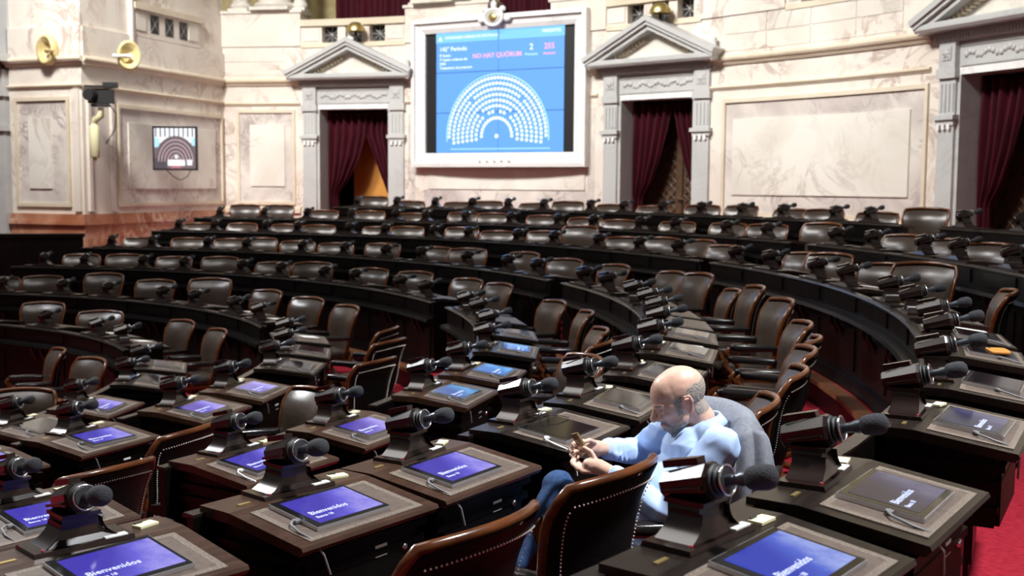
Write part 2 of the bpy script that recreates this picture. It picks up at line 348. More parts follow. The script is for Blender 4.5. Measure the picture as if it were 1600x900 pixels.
# ------------------------------------------------------------------ door surrounds
def local(th, z=0, d=0):
    """frame on the wall: +x to the viewer's right, +y out of the wall into the hall, z up"""
    o = W(th, z, d); ex = Vector((math.sin(R_(th)), -math.cos(R_(th)), 0)); ey = Vector((-math.cos(R_(th)), -math.sin(R_(th)), 0))
    m = Matrix(((ex.x, ey.x, 0, o.x), (ex.y, ey.y, 0, o.y), (0, 0, 1, o.z), (0, 0, 0, 1))); return m
def door_surround(th, idx):
    m = local(th); hw = WR * math.sin(R_(HALF))                       # half opening
    root = struct(empty('door_%d' % idx, m.translation + Vector((0, 0, ZF)))); root.rotation_euler = (0, 0, 0)
    inv = Matrix.Translation(-root.location) @ m
    def part(mb, name, mt, par=root):
        mb.v = [tuple(inv @ Vector(p)) for p in mb.v]; return mb.build(name, mt, par)
    for s in (-1, 1):
        a, b = sorted((s * (hw + .06), s * (hw + .38)))
        x = MB().box(a, b, -.1, .10, ZF, 1.0)
        x.box(a - .03, b + .03, -.1, .14, ZF, ZF + .3)
        p = part(x, 'pilaster', 'grey')
        part(MB().box(a - .05, b + .05, -.1, .17, .98, 1.05).box(a - .02, b + .02, -.1, .13, .90, .98), 'pilaster_bracket', 'grey', p)
        g = MB()
        for k in range(3): g.box(a + .03 + k * .1, a + .08 + k * .1, .1, .15, .84, .92)
        part(g, 'guttae', 'white', p)
        u = MB().box(a, b, -.1, .09, 1.05, 1.62)
        for k in range(4): u.box(a + .03 + k * .078, a + .065 + k * .078, .09, .108, 1.1, 1.5)
        part(u, 'fluted_block', 'grey', p)
        part(MB().box(a - .03, b + .03, -.1, .14, 1.58, 1.72), 'capital', 'grey', p)
        part(MB().box(a, b, -.1, .12, 1.72, 2.1), 'frieze_block', 'grey', p)
        r = MB().box(a + .07, b - .07, .12, .135, 1.84, 2.04)
        c = Vector(((a + b) / 2, .135, 1.94)); r.ell(c, (.05, .03, .05), n=10, k=6)
        for k in range(6): r.ell(c + Vector((.055 * math.cos(k * 1.047), 0, .055 * math.sin(k * 1.047))), (.024, .018, .024), n=8, k=5)
        part(r, 'rosette', 'grey', p)
        j0, j1 = sorted((s * hw, s * (hw + .06)))
        part(MB().box(j0, j1, -.55, .05, ZF, 1.62), 'jamb', 'grey')
    part(MB().box(-hw - .06, hw + .06, -.1, .05, 1.62, 1.72), 'lintel', 'white')
    part(MB().box(-hw - .06, hw + .06, -.1, .03, 1.72, 2.1), 'frieze', 'grey')
    part(MB().box(-hw - .02, hw + .02, .03, .05, 1.74, 1.78).box(-hw - .02, hw + .02, .03, .045, 2.02, 2.05), 'frieze_fillet', 'grey')
    rel = MB(); rnd = random.Random(3 + idx)
    for k in range(22):
        x = -hw * .92 + k * hw * 1.84 / 21
        rel.ell((x, .03, 1.9 + .035 * math.sin(k * 1.3)), (.05, .03, .03 + .02 * rnd.random()), Matrix.Rotation(rnd.random() * 3, 3, 'Y'), 8, 5)
    part(rel, 'carved_relief', 'grey')
    W2 = hw + .62
    den = MB(); n = 44
    for k in range(n):
        x = -W2 + .2 + k * (2 * W2 - .4) / n; den.box(x, x + (2 * W2 - .4) / n * .55, -.1, .17, 2.12, 2.19)
    part(den, 'dentil_course', 'grey')
    part(MB().box(-W2 + .15, W2 - .15, -.1, .13, 2.10, 2.24), 'bed_moulding', 'grey')
    part(MB().prism([(-.1, 2.24), (.36, 2.24), (.40, 2.28), (.40, 2.34), (.36, 2.37), (-.1, 2.37)], -W2, W2, Matrix(((0, 1, 0, 0), (1, 0, 0, 0), (0, 0, 1, 0), (0, 0, 0, 1)))), 'corona', 'grey')
    ap = 3.04; tri = [(-W2, 2.37), (W2, 2.37), (0, ap)]
    part(MB().prism([(-W2 + .3, 2.37), (W2 - .3, 2.37), (0, ap - .14)], -.1, .1), 'tympanum', 'inset')
    for s in (-1, 1):
        e = Vector((s * (W2 + .03), 0, 2.36)); a = Vector((0, 0, ap)); d = (a - e); L = d.length; d.normalize(); up = Vector((-d.z * 1, 0, d.x)) if s < 0 else Vector((d.z, 0, -d.x))
        if up.z < 0: up = -up
        mk = MB()
        for (y1, o0, o1) in ((.36, -.16, -.08), (.42, -.08, -.02), (.46, -.02, .07)):
            q = [e + up * o0, e + up * o1, a + up * o1, a + up * o0]
            if True: q[2] = Vector((0, 0, ap + o1 / max(.2, up.z))); q[3] = Vector((0, 0, ap + o0 / max(.2, up.z)))
            v = [Vector((p.x, -.1, p.z)) for p in q] + [Vector((p.x, y1, p.z)) for p in q]
            mk.add(v, [(0, 1, 2, 3), (7, 6, 5, 4), (0, 4, 5, 1), (1, 5, 6, 2), (2, 6, 7, 3), (3, 7, 4, 0)])
        part(mk, 'raking_cornice', 'grey')
        dn = MB(); k = .5
        while k < L - .3:
            c = e + d * k - up * .20; mm = Matrix.Translation(c) @ Matrix.Rotation(-math.atan2(d.z, d.x), 4, 'Y'); dn.box(-.022, .022, -.1, .2, -.045, .04, mm); k += .085
        part(dn, 'raking_dentils', 'mould')
    part(MB().lathe([(.10, 0), (.10, .06), (.06, .09), (.08, .14), (.05, .2)], 12, Matrix.Translation((0, .15, ap + .04))), 'acroterion', 'white')
    part(MB().lathe([(.05, 0), (.06, .06), (.03, .12), (.05, .16), (.01, .2)], 10, Matrix.Translation((W2 - .12, .15, 2.45))), 'acroterion', 'grey')
    # the passage behind
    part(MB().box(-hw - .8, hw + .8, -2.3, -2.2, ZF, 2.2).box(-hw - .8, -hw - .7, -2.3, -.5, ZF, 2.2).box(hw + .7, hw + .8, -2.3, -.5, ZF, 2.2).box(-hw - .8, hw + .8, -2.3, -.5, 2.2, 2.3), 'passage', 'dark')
    return root, inv, part, hw
def curtain(mw, side, wall_x, edge, ztie, y, label, ztop=1.62):
    """one drawn-back door curtain: outer edge at wall_x, inner edge follows edge [(z, x), ...] from the top down"""
    def ex(z):
        for (za, xa), (zb, xb) in zip(edge, edge[1:]):
            if za >= z >= zb: return xa + (xb - xa) * (za - z) / (za - zb)
        return edge[-1][1]
    def fn(u, v):
        z = ZF + .02 + (ztop - ZF - .02) * v; b = ex(z)
        x = wall_x + (b - wall_x) * u
        w_ = min(1, abs(b - wall_x) / .7)
        return mw @ Vector((x, y + (.03 + .03 * w_) * math.sin(u * 33) + .02 * math.sin(u * 13 + z * 2), z))
    o = MB().grid(fn, 56, 40).build('door_curtain', 'velvet'); tag(o, label, 'curtain'); return o
for i, th in enumerate(DOORS):
    root, inv, part, hw = door_surround(th, i + 1)
    mw = local(th)
    if i == 0:
        curtain(mw, -1, -hw + .02, [(1.62, .14), (1.1, .14), (.6, .0), (.1, -.28), (-.15, -.5), (-.28, -.56), (-1.4, -.42)], -.25, -.35, 'dark red velvet curtain tied back before the dark gap beside the ochre panel')
        curtain(mw, 1, hw - .02, [(1.62, .12), (1.1, .12), (-.4, .70), (-1.4, .74)], -.62, -.40, 'dark red velvet curtain slanting across the ochre door panel')
        d = part(MB().box(-.50, hw + .3, -1.15, -1.08, ZF, 1.5), 'door_leaf', 'ochre'); part(MB().box(-.50, -.30, -1.08, -1.04, ZF, 1.5), 'leaf_stile', 'ochre', d)
    else:
        nm = 'door nearer the screen' if i == 1 else 'door beyond the wide marble panel'
        curtain(mw, -1, -hw + .02, [(1.62, .15), (1.1, .05), (.5, -.12), (0, -.34), (-.15, -.46), (-.25, -.52), (-1.4, -.5)], -.2, -.35, 'dark red velvet curtain, video wall side of the ' + nm)
        curtain(mw, 1, hw - .02, [(1.62, .10), (1.1, .22), (.5, .38), (0, .56), (-.3, .62), (-1.4, .60)], -.3, -.38, 'dark red velvet curtain, side away from the video wall, ' + nm)
        d = part(MB().box(-hw, hw, -.75, -.70, ZF, 1.62), 'door_leaf', 'door')
        part(MB().box(.0, .14, -.70, -.66, ZF, 1.62), 'leaf_stile', 'door', d)
        g = MB()
        for x0, x1 in ((-hw + .05, -.02), (.16, hw - .05)):
            for k in range(16):
                z = ZF + .3 + k * .17
                for sg in (-1, 1):
                    xm = (x0 + x1) / 2; L = (x1 - x0) / 2
                    g.tube([(xm - L, -.69, z - sg * L * .9), (xm + L, -.69, z + sg * L * .9)], .014, 5)
        part(g, 'lattice', 'door', d)
        part(MB().tube([(.07, -.66, -.25), (.07, -.60, -.25), (.2, -.60, -.25)], .014, 8), 'door_handle', 'brass', d)

# brass lamp domes above two pediments
for th, q, nm in ((72.25, 3.2, 'ochre panel'), (47.0, 3.1, 'brass-handled leaf')):
    p = W(th, q, .25); o = empty('lamp_dome', p, R_(th), 'brass dome lamp above the pediment of the door with the ' + nm, 'lamp')
    MB().lathe([(.20, .06), (.19, .12), (.15, .19), (.09, .235), (.015, .25)], 20).build('dome', 'brass', o)
    MB().lathe([(.205, .045), (.21, .06), (.2, .07)], 20).build('dome_ring', 'brass', o)
    MB().lathe([(.06, -.22), (.05, -.1), (.03, 0), (.03, .08)], 10).build('lamp_stem', 'dark', o)

# ------------------------------------------------------------------ video wall with marble frame
TS = 60.4
ms = local(TS)
fr = empty('screen_frame', ms @ Vector((0, 0, .36)), 0, 'white marble moulded frame around the big blue video wall', 'frame')
def bt(mb, name, mt, par, m=None):
    inv = Matrix.Translation(-par_world(par)) @ (m or ms); mb.v = [tuple(inv @ Vector(p)) for p in mb.v]; return mb.build(name, mt, par)
def par_world(p):
    v = Vector(p.location)
    while p.parent: p = p.parent; v += Vector(p.location)
    return v
OX, IX, Z0, Z1, IZ0, IZ1 = 2.05, 1.74, .36, 3.43, .64, 3.17
def ringframe(o0, o1, y0, y1, za=0):
    """rectangular ring between offsets o0<o1 measured inward from the outer edge"""
    mb = MB()
    def rc(o, y): return [Vector((-OX + o, y, Z0 + o)), Vector((OX - o, y, Z0 + o)), Vector((OX - o, y, Z1 - o)), Vector((-OX + o, y, Z1 - o))]
    mb.loft([rc(o0, -.2), rc(o0, y0), rc(o1, y1), rc(o1, -.2)], False, False); return mb
bt(ringframe(0, .09, .34, .36), 'outer_moulding', 'white', fr)
bt(ringframe(.09, .20, .30, .27), 'cove_moulding', 'white', fr)
bt(ringframe(.20, .29, .29, .24), 'inner_moulding', 'white', fr)
car = MB(); car.ell((0, .36, 3.36), (.22, .08, .17), n=24, k=8)
cr = bt(car, 'cartouche', 'grey', fr)
mb = MB(); mb.tube([(.21 * math.cos(a), .40, 3.36 + .16 * math.sin(a)) for a in [k * math.pi / 12 for k in range(25)]], .035, 8)
for s in (-1, 1):
    mb.ell((s * .30, .36, 3.33), (.09, .05, .07), n=10, k=6); mb.ell((s * .2, .38, 3.52), (.08, .05, .06), n=10, k=6)
mb.ell((0, .38, 3.60), (.07, .06, .10), n=10, k=6)
bt(mb, 'cartouche_scroll', 'white', cr)
mb = MB(); mb.ell((0, .43, 3.36), (.10, .03, .09), n=16, k=6); bt(mb, 'cartouche_shield', 'brass', cr)
mb = MB()
for k in range(5): mb.ell((-.35 + k * .17, .36, .50), (.06, .012, .03), n=8, k=5)
bt(mb, 'carved_ornament', 'white', fr)
sc = empty('video_wall', ms @ Vector((0, .1, IZ0)), 0, 'large blue video wall showing a seating diagram of white dots and pink text', 'screen')
bt(MB().box(-IX - .02, IX + .02, .05, .18, IZ0 - .02, IZ1 + .02), 'bezel', 'bezel', sc)
BX, BZ0, BZ1, YS = 1.51, .655, 3.15, .19
bw, bh = 2 * BX / 2, (BZ1 - BZ0) / 3
for i in range(2):
    for j in range(3):
        bt(MB().box(-BX + i * bw + .006, -BX + (i + 1) * bw - .006, .15, YS, BZ0 + j * bh + .006, BZ0 + (j + 1) * bh - .006), 'display_panel', 'wallblue', sc)
bt(MB().box(-BX, BX, .14, .172, BZ0, BZ1), 'panel_seam', 'wallseam', sc)
sg = YS + .003
def px(u, v): return Vector((-BX + 2 * BX * u, sg, BZ1 - (BZ1 - BZ0) * v))
def flat(name, u0, u1, v0, v1, m, lift=0):
    a, b = px(u0, v1), px(u1, v0); return bt(MB().box(a.x, b.x, YS - .01, sg + lift, a.z, b.z), name, m, sc)
flat('header_band', 0, .494, 0, .085, 'wallband'); flat('header_band', .506, 1, 0, .085, 'wallband')
flat('base_line', .12, .9, .965, .971, 'wallcyan')
def stext(s, u, v, size, m, align='LEFT'):
    me = text_mesh('text', s, size, m, align); p = px(u, v) + Vector((0, .004, 0))
    T = Matrix.Translation(-par_world(sc)) @ ms @ Matrix.Translation(p) @ Matrix(((1, 0, 0, 0), (0, 0, -1, 0), (0, 1, 0, 0), (0, 0, 0, 1)))
    T = Matrix.Translation(-par_world(sc)) @ ms @ Matrix.Translation(p) @ Matrix.Rotation(math.pi / 2, 4, 'X') 
    # local +y points out of the wall while +x is the viewer's right, so text normal must be +y
    T = Matrix.Translation(-par_world(sc)) @ ms @ Matrix.Translation(p) @ Matrix(((1, 0, 0, 0), (0, 0, 1, 0), (0, 1, 0, 0), (0, 0, 0, 1)))
    me.transform(T); link('screen_text', me, sc)
stext('HONORABLE CÁMARA DE DIPUTADOS', .075, .055, .072, 'wallwhite')
stext('PRESENTES', .975, .05, .085, 'wallwhite', 'RIGHT')
stext('142° Período', .03, .155, .125, 'wallwhite'); stext('8ª Sesión', .03, .20, .075, 'wallwhite')
stext('7ª Sesión ordinaria del', .03, .235, .075, 'wallwhite'); stext('2024', .03, .268, .075, 'wallwhite'); stext('Tratamiento de proyectos', .03, .302, .075, 'wallwhite')
stext('NO HAY QUÓRUM', .49, .225, .135, 'wallpink', 'CENTER')
stext('2', .755, .18, .17, 'wallwhite', 'CENTER'); stext('Presentes', .755, .225, .075, 'wallcyan', 'CENTER')
stext('255', .89, .18, .16, 'wallpink', 'CENTER'); stext('Ausentes', .89, .225, .075, 'wallpink', 'CENTER')
a = px(.035, .055); mb = MB(); mb.prism([(a.x - .05, a.z - .03), (a.x + .05, a.z - .03), (a.x, a.z + .06)], sg - .01, sg + .003); bt(mb, 'emblem', 'wallwhite', sc)
dots = MB()
def disc(mb, c, r, n=10): mb.add([c + Vector((r * math.cos(2 * math.pi * k / n), 0, r * math.sin(2 * math.pi * k / n))) for k in range(n)], [tuple(range(n))])
cz = px(.49, .865)
for j, (rad, n) in enumerate(((.36, 17), (.49, 19), (.60, 25), (.71, 29), (.82, 33), (.93, 38), (1.04, 43), (1.15, 46))):
    for k in range(n):
        a = -.12 + (math.pi + .24) * k / (n - 1) if j not in (0, 7) else math.pi * k / (n - 1)
        if abs(a - .88) < .024 or abs(a - 2.26) < .024: continue
        if j == 1 and .6 < a < 2.5 and k % 3 == 0: continue
        disc(dots, cz + Vector((rad * math.cos(a), .003, rad * 1.03 * math.sin(a))), .036)
disc(dots, cz + Vector((0, .003, 0)), .045)
bt(dots, 'seat_dots', 'wallwhite', sc)['kind'] = 'stuff'
arc = MB(); arc.tube([cz + Vector((1.21 * math.cos(a), .0, 1.26 * math.sin(a))) for a in [-.08 + (math.pi + .16) * k / 40 for k in range(41)]], .010, 5)
bt(arc, 'diagram_arc', 'wallcyan', sc)

# ------------------------------------------------------------------ projecting pier with the small monitor
P0 = W(83.6, 0); P1 = Vector((-7.93, 21.34, 0)); P2 = Vector((-9.55, 22.0, 0)); P0.z = 0
class Plane:
    def __init__(s, a, b):
        s.a = Vector((a.x, a.y, 0)); s.b = Vector((b.x, b.y, 0)); s.L = (s.b - s.a).length; s.ex = (s.b - s.a) / s.L
        s.ey = Vector((s.ex.y, -s.ex.x, 0))
        if s.ey.dot(Vector((0, 0, 0)) - s.a) < 0: s.ey = -s.ey
        s.m = Matrix(((s.ex.x, s.ey.x, 0, s.a.x), (s.ex.y, s.ey.y, 0, s.a.y), (0, 0, 1, ZC), (0, 0, 0, 1)))
    def box(s, mb, x0, x1, z0, z1, d0, d1): return mb.box(x0, x1, d0, d1, z0, z1, s.m)
    def sweep(s, mb, x0, x1, prof): return mb.loft([[s.m @ Vector((x, d, z)) for d, z in prof] for x in (x0, x1)], True, False)
SA = Plane(P1, P0); SB = Plane(P2, P1)
pier = MB()
poly = [P2, P1, P0, P0 + Vector((-2, 1.5, 0)), P2 + Vector((-1, 3, 0))]
pier.add([Vector((p.x, p.y, ZC - .62)) for p in poly] + [Vector((p.x, p.y, ZC + 4.4)) for p in poly], [(0, 1, 2, 3, 4), (9, 8, 7, 6, 5)] + [(i, (i + 1) % 5, (i + 1) % 5 + 5, i + 5) for i in range(5)])
pier = struct(pier.build('wall_left', 'cream'))
base = MB(); cpt = sum(poly, Vector()) / 5
def outset(p, k): d = (p - cpt); return p + d.normalized() * k
for (z0, z1, k) in ((-2.9, -.80, .05), (-.80, -.74, .12), (-.74, -.60, .08)):
    q = [outset(p, k) for p in poly]
    base.add([Vector((p.x, p.y, ZC + z0)) for p in q] + [Vector((p.x, p.y, ZC + z1)) for p in q], [(0, 1, 2, 3, 4), (9, 8, 7, 6, 5)] + [(i, (i + 1) % 5, (i + 1) % 5 + 5, i + 5) for i in range(5)])
struct(base.build('baseboard_left', 'red'))
for Sx, x0, x1 in ((SA, 0, SA.L), (SB, 0, SB.L)):
    Sx.sweep(MB(), x0 - .04, x1 + .08, cornice(2.14, .16, .13)).build('cornice', 'mould', pier)
    Sx.sweep(MB(), x0 - .02, x1 + .04, cornice(1.72, .08, .06)).build('string_course', 'mould', pier)
    Sx.box(MB(), x0, x1 - .02 * (Sx is SA), 2.3, 2.85, -.05, .05).build('frieze_ledge', 'cream', pier)
def ppanel(Sx, x0, x1, z0, z1, a, b, c, d):
    Sx.box(MB(), x0, x1, z0, z1, -.02, .006).build('panel', 'panel', pier)
    for q in ((x0 - .06, x1 + .06, z1, z1 + .07), (x0 - .06, x1 + .06, z0 - .07, z0), (x0 - .06, x0, z0, z1), (x1, x1 + .06, z0, z1)): Sx.box(MB(), *q, -.02, .045).build('panel_moulding', 'mould', pier)
    Sx.box(MB(), a, b, c, d, -.02, .035).build('inset_panel', 'inset', pier)
ppanel(SA, 1.05, SA.L - .15, -.40, 1.42, 1.32, SA.L - .4, -.13, 1.16)
ppanel(SB, .20, SB.L - .35, -.40, 1.50, .47, SB.L - .75, -.13, 1.18)
SA.box(MB(), .1, .18, -.55, 1.7, -.02, .06).build('corner_strip', 'cream', pier); SA.box(MB(), .78, .86, -.55, 1.7, -.02, .06).build('corner_strip', 'cream', pier)
SB.box(MB(), SB.L - .2, SB.L - .05, -.55, 1.7, -.02, .05).build('corner_strip', 'cream', pier)
# balustrade on the pier
o = SA.box(MB(), 1.5, SA.L - .95, 3.38, 3.50, -.2, .12).build('balcony_rail', 'mould', pier)
SA.box(MB(), 1.5, SA.L - .95, 2.86, 3.38, -.2, .05).build('balcony_front', 'cream', pier)
SA.box(MB(), 1.6, 1.9, 2.98, 3.32, -.2, .07).build('block_panel', 'inset', pier); SA.box(MB(), SA.L - 1.4, SA.L - 1.05, 2.98, 3.32, -.2, .07).build('block_panel', 'inset', pier)
for k in range(3):
    x = 2.07 + k * .5
    g = SA.box(MB(), x, x + .28, 2.97, 3.33, -.2, .056).build('grille_back', 'grille', pier)
    mb = MB()
    for a, b in (((x, 2.98), (x + .28, 3.32)), ((x, 3.32), (x + .28, 2.98))): mb.tube([SA.m @ Vector((a[0], .06, a[1])), SA.m @ Vector((b[0], .06, b[1]))], .006, 5)
    mb.build('grille', 'iron', g)
for s_, x in (('a', 1.47),): SA.box(MB(), x - .06, x, 2.3, 4.4, -.1, .10).build('corner_strip', 'cream', pier)
# little door surround at the left edge of the pier
e2 = MB(); SB.box(e2, -.55, -.05, -1.6, 1.0, -.3, .12); SB.box(e2, -.6, 0, .95, 1.05, -.3, .18); SB.box(e2, -.55, -.05, 1.05, 1.62, -.3, .10); SB.box(e2, -.6, 0, 1.6, 1.72, -.3, .16); SB.box(e2, -.55, -.05, 1.72, 2.1, -.3, .12); SB.box(e2, -.9, .12, 2.24, 2.38, -.3, .4); SB.box(e2, -.9, .05, 2.38, 3.6, -.3, .05)
struct(e2.build('trim_3', 'grey'))
SB.box(MB(), -3, -.5, -1.7, 4.4, -.6, -.3).build('wall_side', 'cream')['kind'] = 'structure'

def on_plane(name, Sx, x, z, d, label, cat):
    o = empty(name, Sx.m @ Vector((x, d, z)), math.atan2(Sx.ex.y, Sx.ex.x), label, cat); return o
# wall-hung monitor, turned to the camera
p = SA.m @ Vector((SA.L * .52, .45, .38))
def pxat(x, y, D):                                        # helper: scene point seen in direction (x,y) at depth D
    rx = (x - 800) / FPX; ry = (y - 450) / FPX; c, s = math.cos(ROLL), math.sin(ROLL); rx, ry = c * rx - s * ry, s * rx + c * ry
    v = Vector((rx, math.cos(pit) - ry * math.sin(pit), -math.sin(pit) - ry * math.cos(pit))); return v * (D / v.y) + Vector((0, 0, ZC))
p = pxat(271, 239, 22.7)
mon = empty('monitor', p, R_(-1), 'small wall monitor showing a picture of the whole chamber from above', 'monitor')
MB().box(-.44, .44, -.03, .03, -.43, .43).build('case', 'bezel', mon)
MB().box(-.405, .405, -.036, -.03, -.395, .395).build('screen', mat('chamber_picture', (.02, .02, .02), .3, emit=(.16, .11, .12), estr=1), mon)
pic_white = mat('picture_white', (.1, .1, .1), .5, emit=(.75, .78, .85), estr=1); pic_sky = mat('picture_sky', (.1, .1, .1), .5, emit=(.32, .62, .85), estr=1)
pic_pink = mat('picture_pink', (.1, .1, .1), .5, emit=(.48, .32, .36), estr=1); pic_red = mat('picture_red', (.1, .1, .1), .5, emit=(.35, .05, .09), estr=1); pic_dk = mat('picture_dark', (.02, .02, .02), .5, emit=(.05, .04, .05), estr=1)
def pb(x0, x1, z0, z1, m, y=-.038): MB().box(x0, x1, y, -.035, z0, z1).build('picture_detail', m, mon)
pb(-.40, .40, .1, .39, pic_white)
for k in range(9): pb(-.38 + k * .09, -.355 + k * .09, .22, .39, pic_dk, -.040)
pb(-.40, -.3, .02, .2, pic_sky, -.0395); pb(.33, .40, .05, .2, pic_sky, -.0395)
mb = MB(); cc = Vector((.02, -.041, -.26)); N_ = 40
mb.add([cc] + [cc + Vector((.42 * math.cos(math.pi * k / N_), 0, .50 * math.sin(math.pi * k / N_))) for k in range(N_ + 1)], [(0, k + 1, k + 2) for k in range(N_)]); 
mb.v = [(max(-.4, min(.4, x)), y, z) for x, y, z in mb.v]; mb.build('picture_detail', mat('picture_rows', (.02, .02, .02), .5, emit=(.11, .075, .085), estr=1), mon)
for j in range(5):
    r = .10 + .06 * j
    MB().tube([cc + Vector((r * math.cos(math.pi * k / 20), -.002, r * 1.25 * math.sin(math.pi * k / 20))) for k in range(21)], .008, 4).build('picture_detail', pic_pink, mon)
pb(-.14, .2, -.34, -.22, pic_white, -.043); pb(-.40, -.16, -.39, -.2, pic_dk, -.042); pb(.24, .34, -.33, -.22, pic_white, -.043); pb(-.08, .12, -.39, -.34, pic_red, -.043); pb(.0, .06, -.2, -.12, pic_white, -.044)
MB().tube([(-.2, .05, -.42), (-.08, .1, -.55), (.05, .12, -.62), (.2, .1, -.55), (.28, .05, -.43)], .008, 6).build('cable', 'rubber', mon)
MB().box(-.08, .08, .03, .75, -.1, .1).build('wall_bracket', 'bezel', mon)
# robot video camera on a cream bracket
p = pxat(146, 255, 21.2); vc = empty('video_camera', p, 0, 'black remote video camera on a cream wall bracket by the pier corner', 'camera')
K = 21.2 / FPX
MB().lathe([(.07, 0), (.09, .02), (.09, .55), (.05, .62)], 12).build('bracket', 'note', vc)
MB().lathe([(.045, -.06), (.05, 0)], 10).build('bracket_tip', 'brass', vc)
MB().tube([(0, 0, .6), (.03, -.02, .7), (.14, -.05, .76), (.15, -.05, .9)], [.05, .07, .065, .05], 10).build('bracket_arm', 'note', vc)
MB().box(0, .3, -.16, .06, .92, .96).build('mount_plate', 'rubber', vc)
mb = MB(); mb.tube([(.0, -.30, 1.12), (.02, -.12, 1.12)], [.10, .12], 14); mb.build('lens', 'rubber', vc)
MB().box(-.06, .34, -.14, .12, .98, 1.24).build('body', 'rubber', vc)
MB().box(-.10, .42, -.18, -.12, 1.26, 1.30).box(.2, .44, -.1, .05, 1.26, 1.36).build('sunshade', 'rubber', vc)
MB().tube([(.25, 0, 1.0), (.42, -.05, .8), (.38, -.03, .5), (.2, 0, .25)], .012, 6).build('cable', 'rubber', vc)
# gilded shell lamps on the cornice
for (x, y, D, rz, lab) in ((70, 88, 21.5, -.5, 'gilded shell-shaped wall lamp with closed gold fitting on the pier cornice'), (196, 95, 21.7, .5, 'gilded shell-shaped wall lamp with white fitting on the pier cornice')):
    o = empty('wall_lamp', pxat(x, y, D), rz, lab, 'lamp')
    mb = MB(); n = 24
    def prof(r, yy, sx=.85): return [Vector((r * sx * math.cos(2 * math.pi * k / n) * (1.0), yy, r * 1.1 * math.sin(2 * math.pi * k / n))) for k in range(n)]
    mb.loft([prof(.12, .16), prof(.24, .10), prof(.255, -.02), prof(.235, -.10), prof(.20, -.09), prof(.13, .02), prof(.03, .05)], True, True)
    mb.build('shell', 'gold', o)
    s = -1 if rz > 0 else 1
    MB().tube([(.02, -.04, -.02), (s * .1, -.1, -.02), (s * .26, -.13, -.04)], [.05, .03, .025], 10).ell((s * .27, -.13, -.03), (.045, .03, .04)).build('fitting', 'frost' if rz > 0 else 'gold', o)

# ------------------------------------------------------------------ left stage parapet
a = pxat(128, 374, 19.6); b = pxat(-30, 384, 19.2)
pp = Plane(b, a); pp.m = Matrix.Translation((0, 0, -ZC)) @ pp.m
zt = a.z
st = empty('stage_parapet', (a.x, a.y, zt - 1.5), 0, 'black wooden parapet with a slanting top edge before the red marble base', 'parapet')
mb = MB(); pp.box(mb, -2, pp.L, zt - 1.6, zt - .06, -.12, 0); mb.v = [tuple(Vector(p) - Vector(st.location)) for p in mb.v]; mb.build('panel', 'ebony', st)
mb = MB(); pp.box(mb, -2, pp.L + .03, zt - .06, zt, -.15, .03); mb.v = [tuple(Vector(p) - Vector(st.location)) for p in mb.v]; mb.build('cap_rail', 'ebony', st)

# ------------------------------------------------------------------ seat furniture meshes (shared)
DZ, FZ, XB, XS, XF, HWD = .82, .772, -.05, .095, .44, .315
slope = math.atan2(DZ - FZ, XF - XS)
def sl(x): return DZ - max(0, x - XS) * math.tan(slope)
ME = {}
for nm in ('top', 'topd'):
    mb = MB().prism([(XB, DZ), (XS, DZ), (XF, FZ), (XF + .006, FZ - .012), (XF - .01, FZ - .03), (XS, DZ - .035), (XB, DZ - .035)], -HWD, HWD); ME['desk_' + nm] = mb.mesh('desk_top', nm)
def slab(x0, x1, y0, y1, h, m, nm):
    return MB().add([(x0, y0, sl(x0) + .0005), (x1, y0, sl(x1) + .0005), (x1, y1, sl(x1) + .0005), (x0, y1, sl(x0) + .0005), (x0, y0, sl(x0) + h), (x1, y0, sl(x1) + h), (x1, y1, sl(x1) + h), (x0, y1, sl(x0) + h)],
                    [(3, 2, 1, 0), (4, 5, 6, 7), (0, 1, 5, 4), (1, 2, 6, 5), (2, 3, 7, 6), (3, 0, 4, 7)]).mesh(nm, m)
ME['pad'] = slab(.155, .40, -.235, .235, .0025, 'pad', 'writing_pad')
mb = MB()
for x0, x1, y0, y1 in ((.135, .155, -.26, .26), (.40, .42, -.26, .26), (.155, .40, -.26, -.235), (.155, .40, .235, .26)):
    mb.add([(x0, y0, sl(x0) + .003), (x1, y0, sl(x1) + .003), (x1, y1, sl(x1) + .003), (x0, y1, sl(x0) + .003), (x0, y0, sl(x0)), (x1, y0, sl(x1)), (x1, y1, sl(x1)), (x0, y1, sl(x0))], [(0, 1, 2, 3), (0, 4, 5, 1), (1, 5, 6, 2), (2, 6, 7, 3), (3, 7, 4, 0)])
ME['border'] = mb.mesh('pad_border', 'border')
ME['cab'] = MB().box(.0, .37, -.285, .285, .50, DZ - .04).box(.0, .20, -.27, .27, 0, .50).mesh('cabinet', 'ebony')
mb = MB()
for k, (z, w_) in enumerate(((.70, .018), (.64, .014), (.55, .010))):
    mb.box(.0, .40 - .01 * k, -.285 - w_, .285 + w_, z, z + .025)
ME['sidem'] = mb.mesh('side_moulding', 'ebony')
mb = MB().box(.37, .385, -.25, .25, .50, .72).box(.20, .212, -.25, .25, .06, .46); ME['drawer'] = mb.mesh('drawer_front', 'ebony')
ME['keyhole'] = MB().lathe([(.012, 0), (.012, .01), (.006, .012)], 10, Matrix.Translation((.384, .20, .64)) @ Matrix.Rotation(math.pi / 2, 4, 'Y')).box(.384, .39, .155, .185, .70, .708).mesh('lock', 'chrome')
ME['label'] = MB().box(.384, .388, .06, .115, .635, .675).mesh('label_sticker', 'paper')
ME['led'] = MB().ell((.386, -.02, .66), (.004, .004, .004), n=8, k=5).mesh('indicator_light', 'redled')
ME['strip'] = MB().box(.045, .058, -.24, -.19, DZ, DZ + .003).mesh('brass_plate', 'brass')
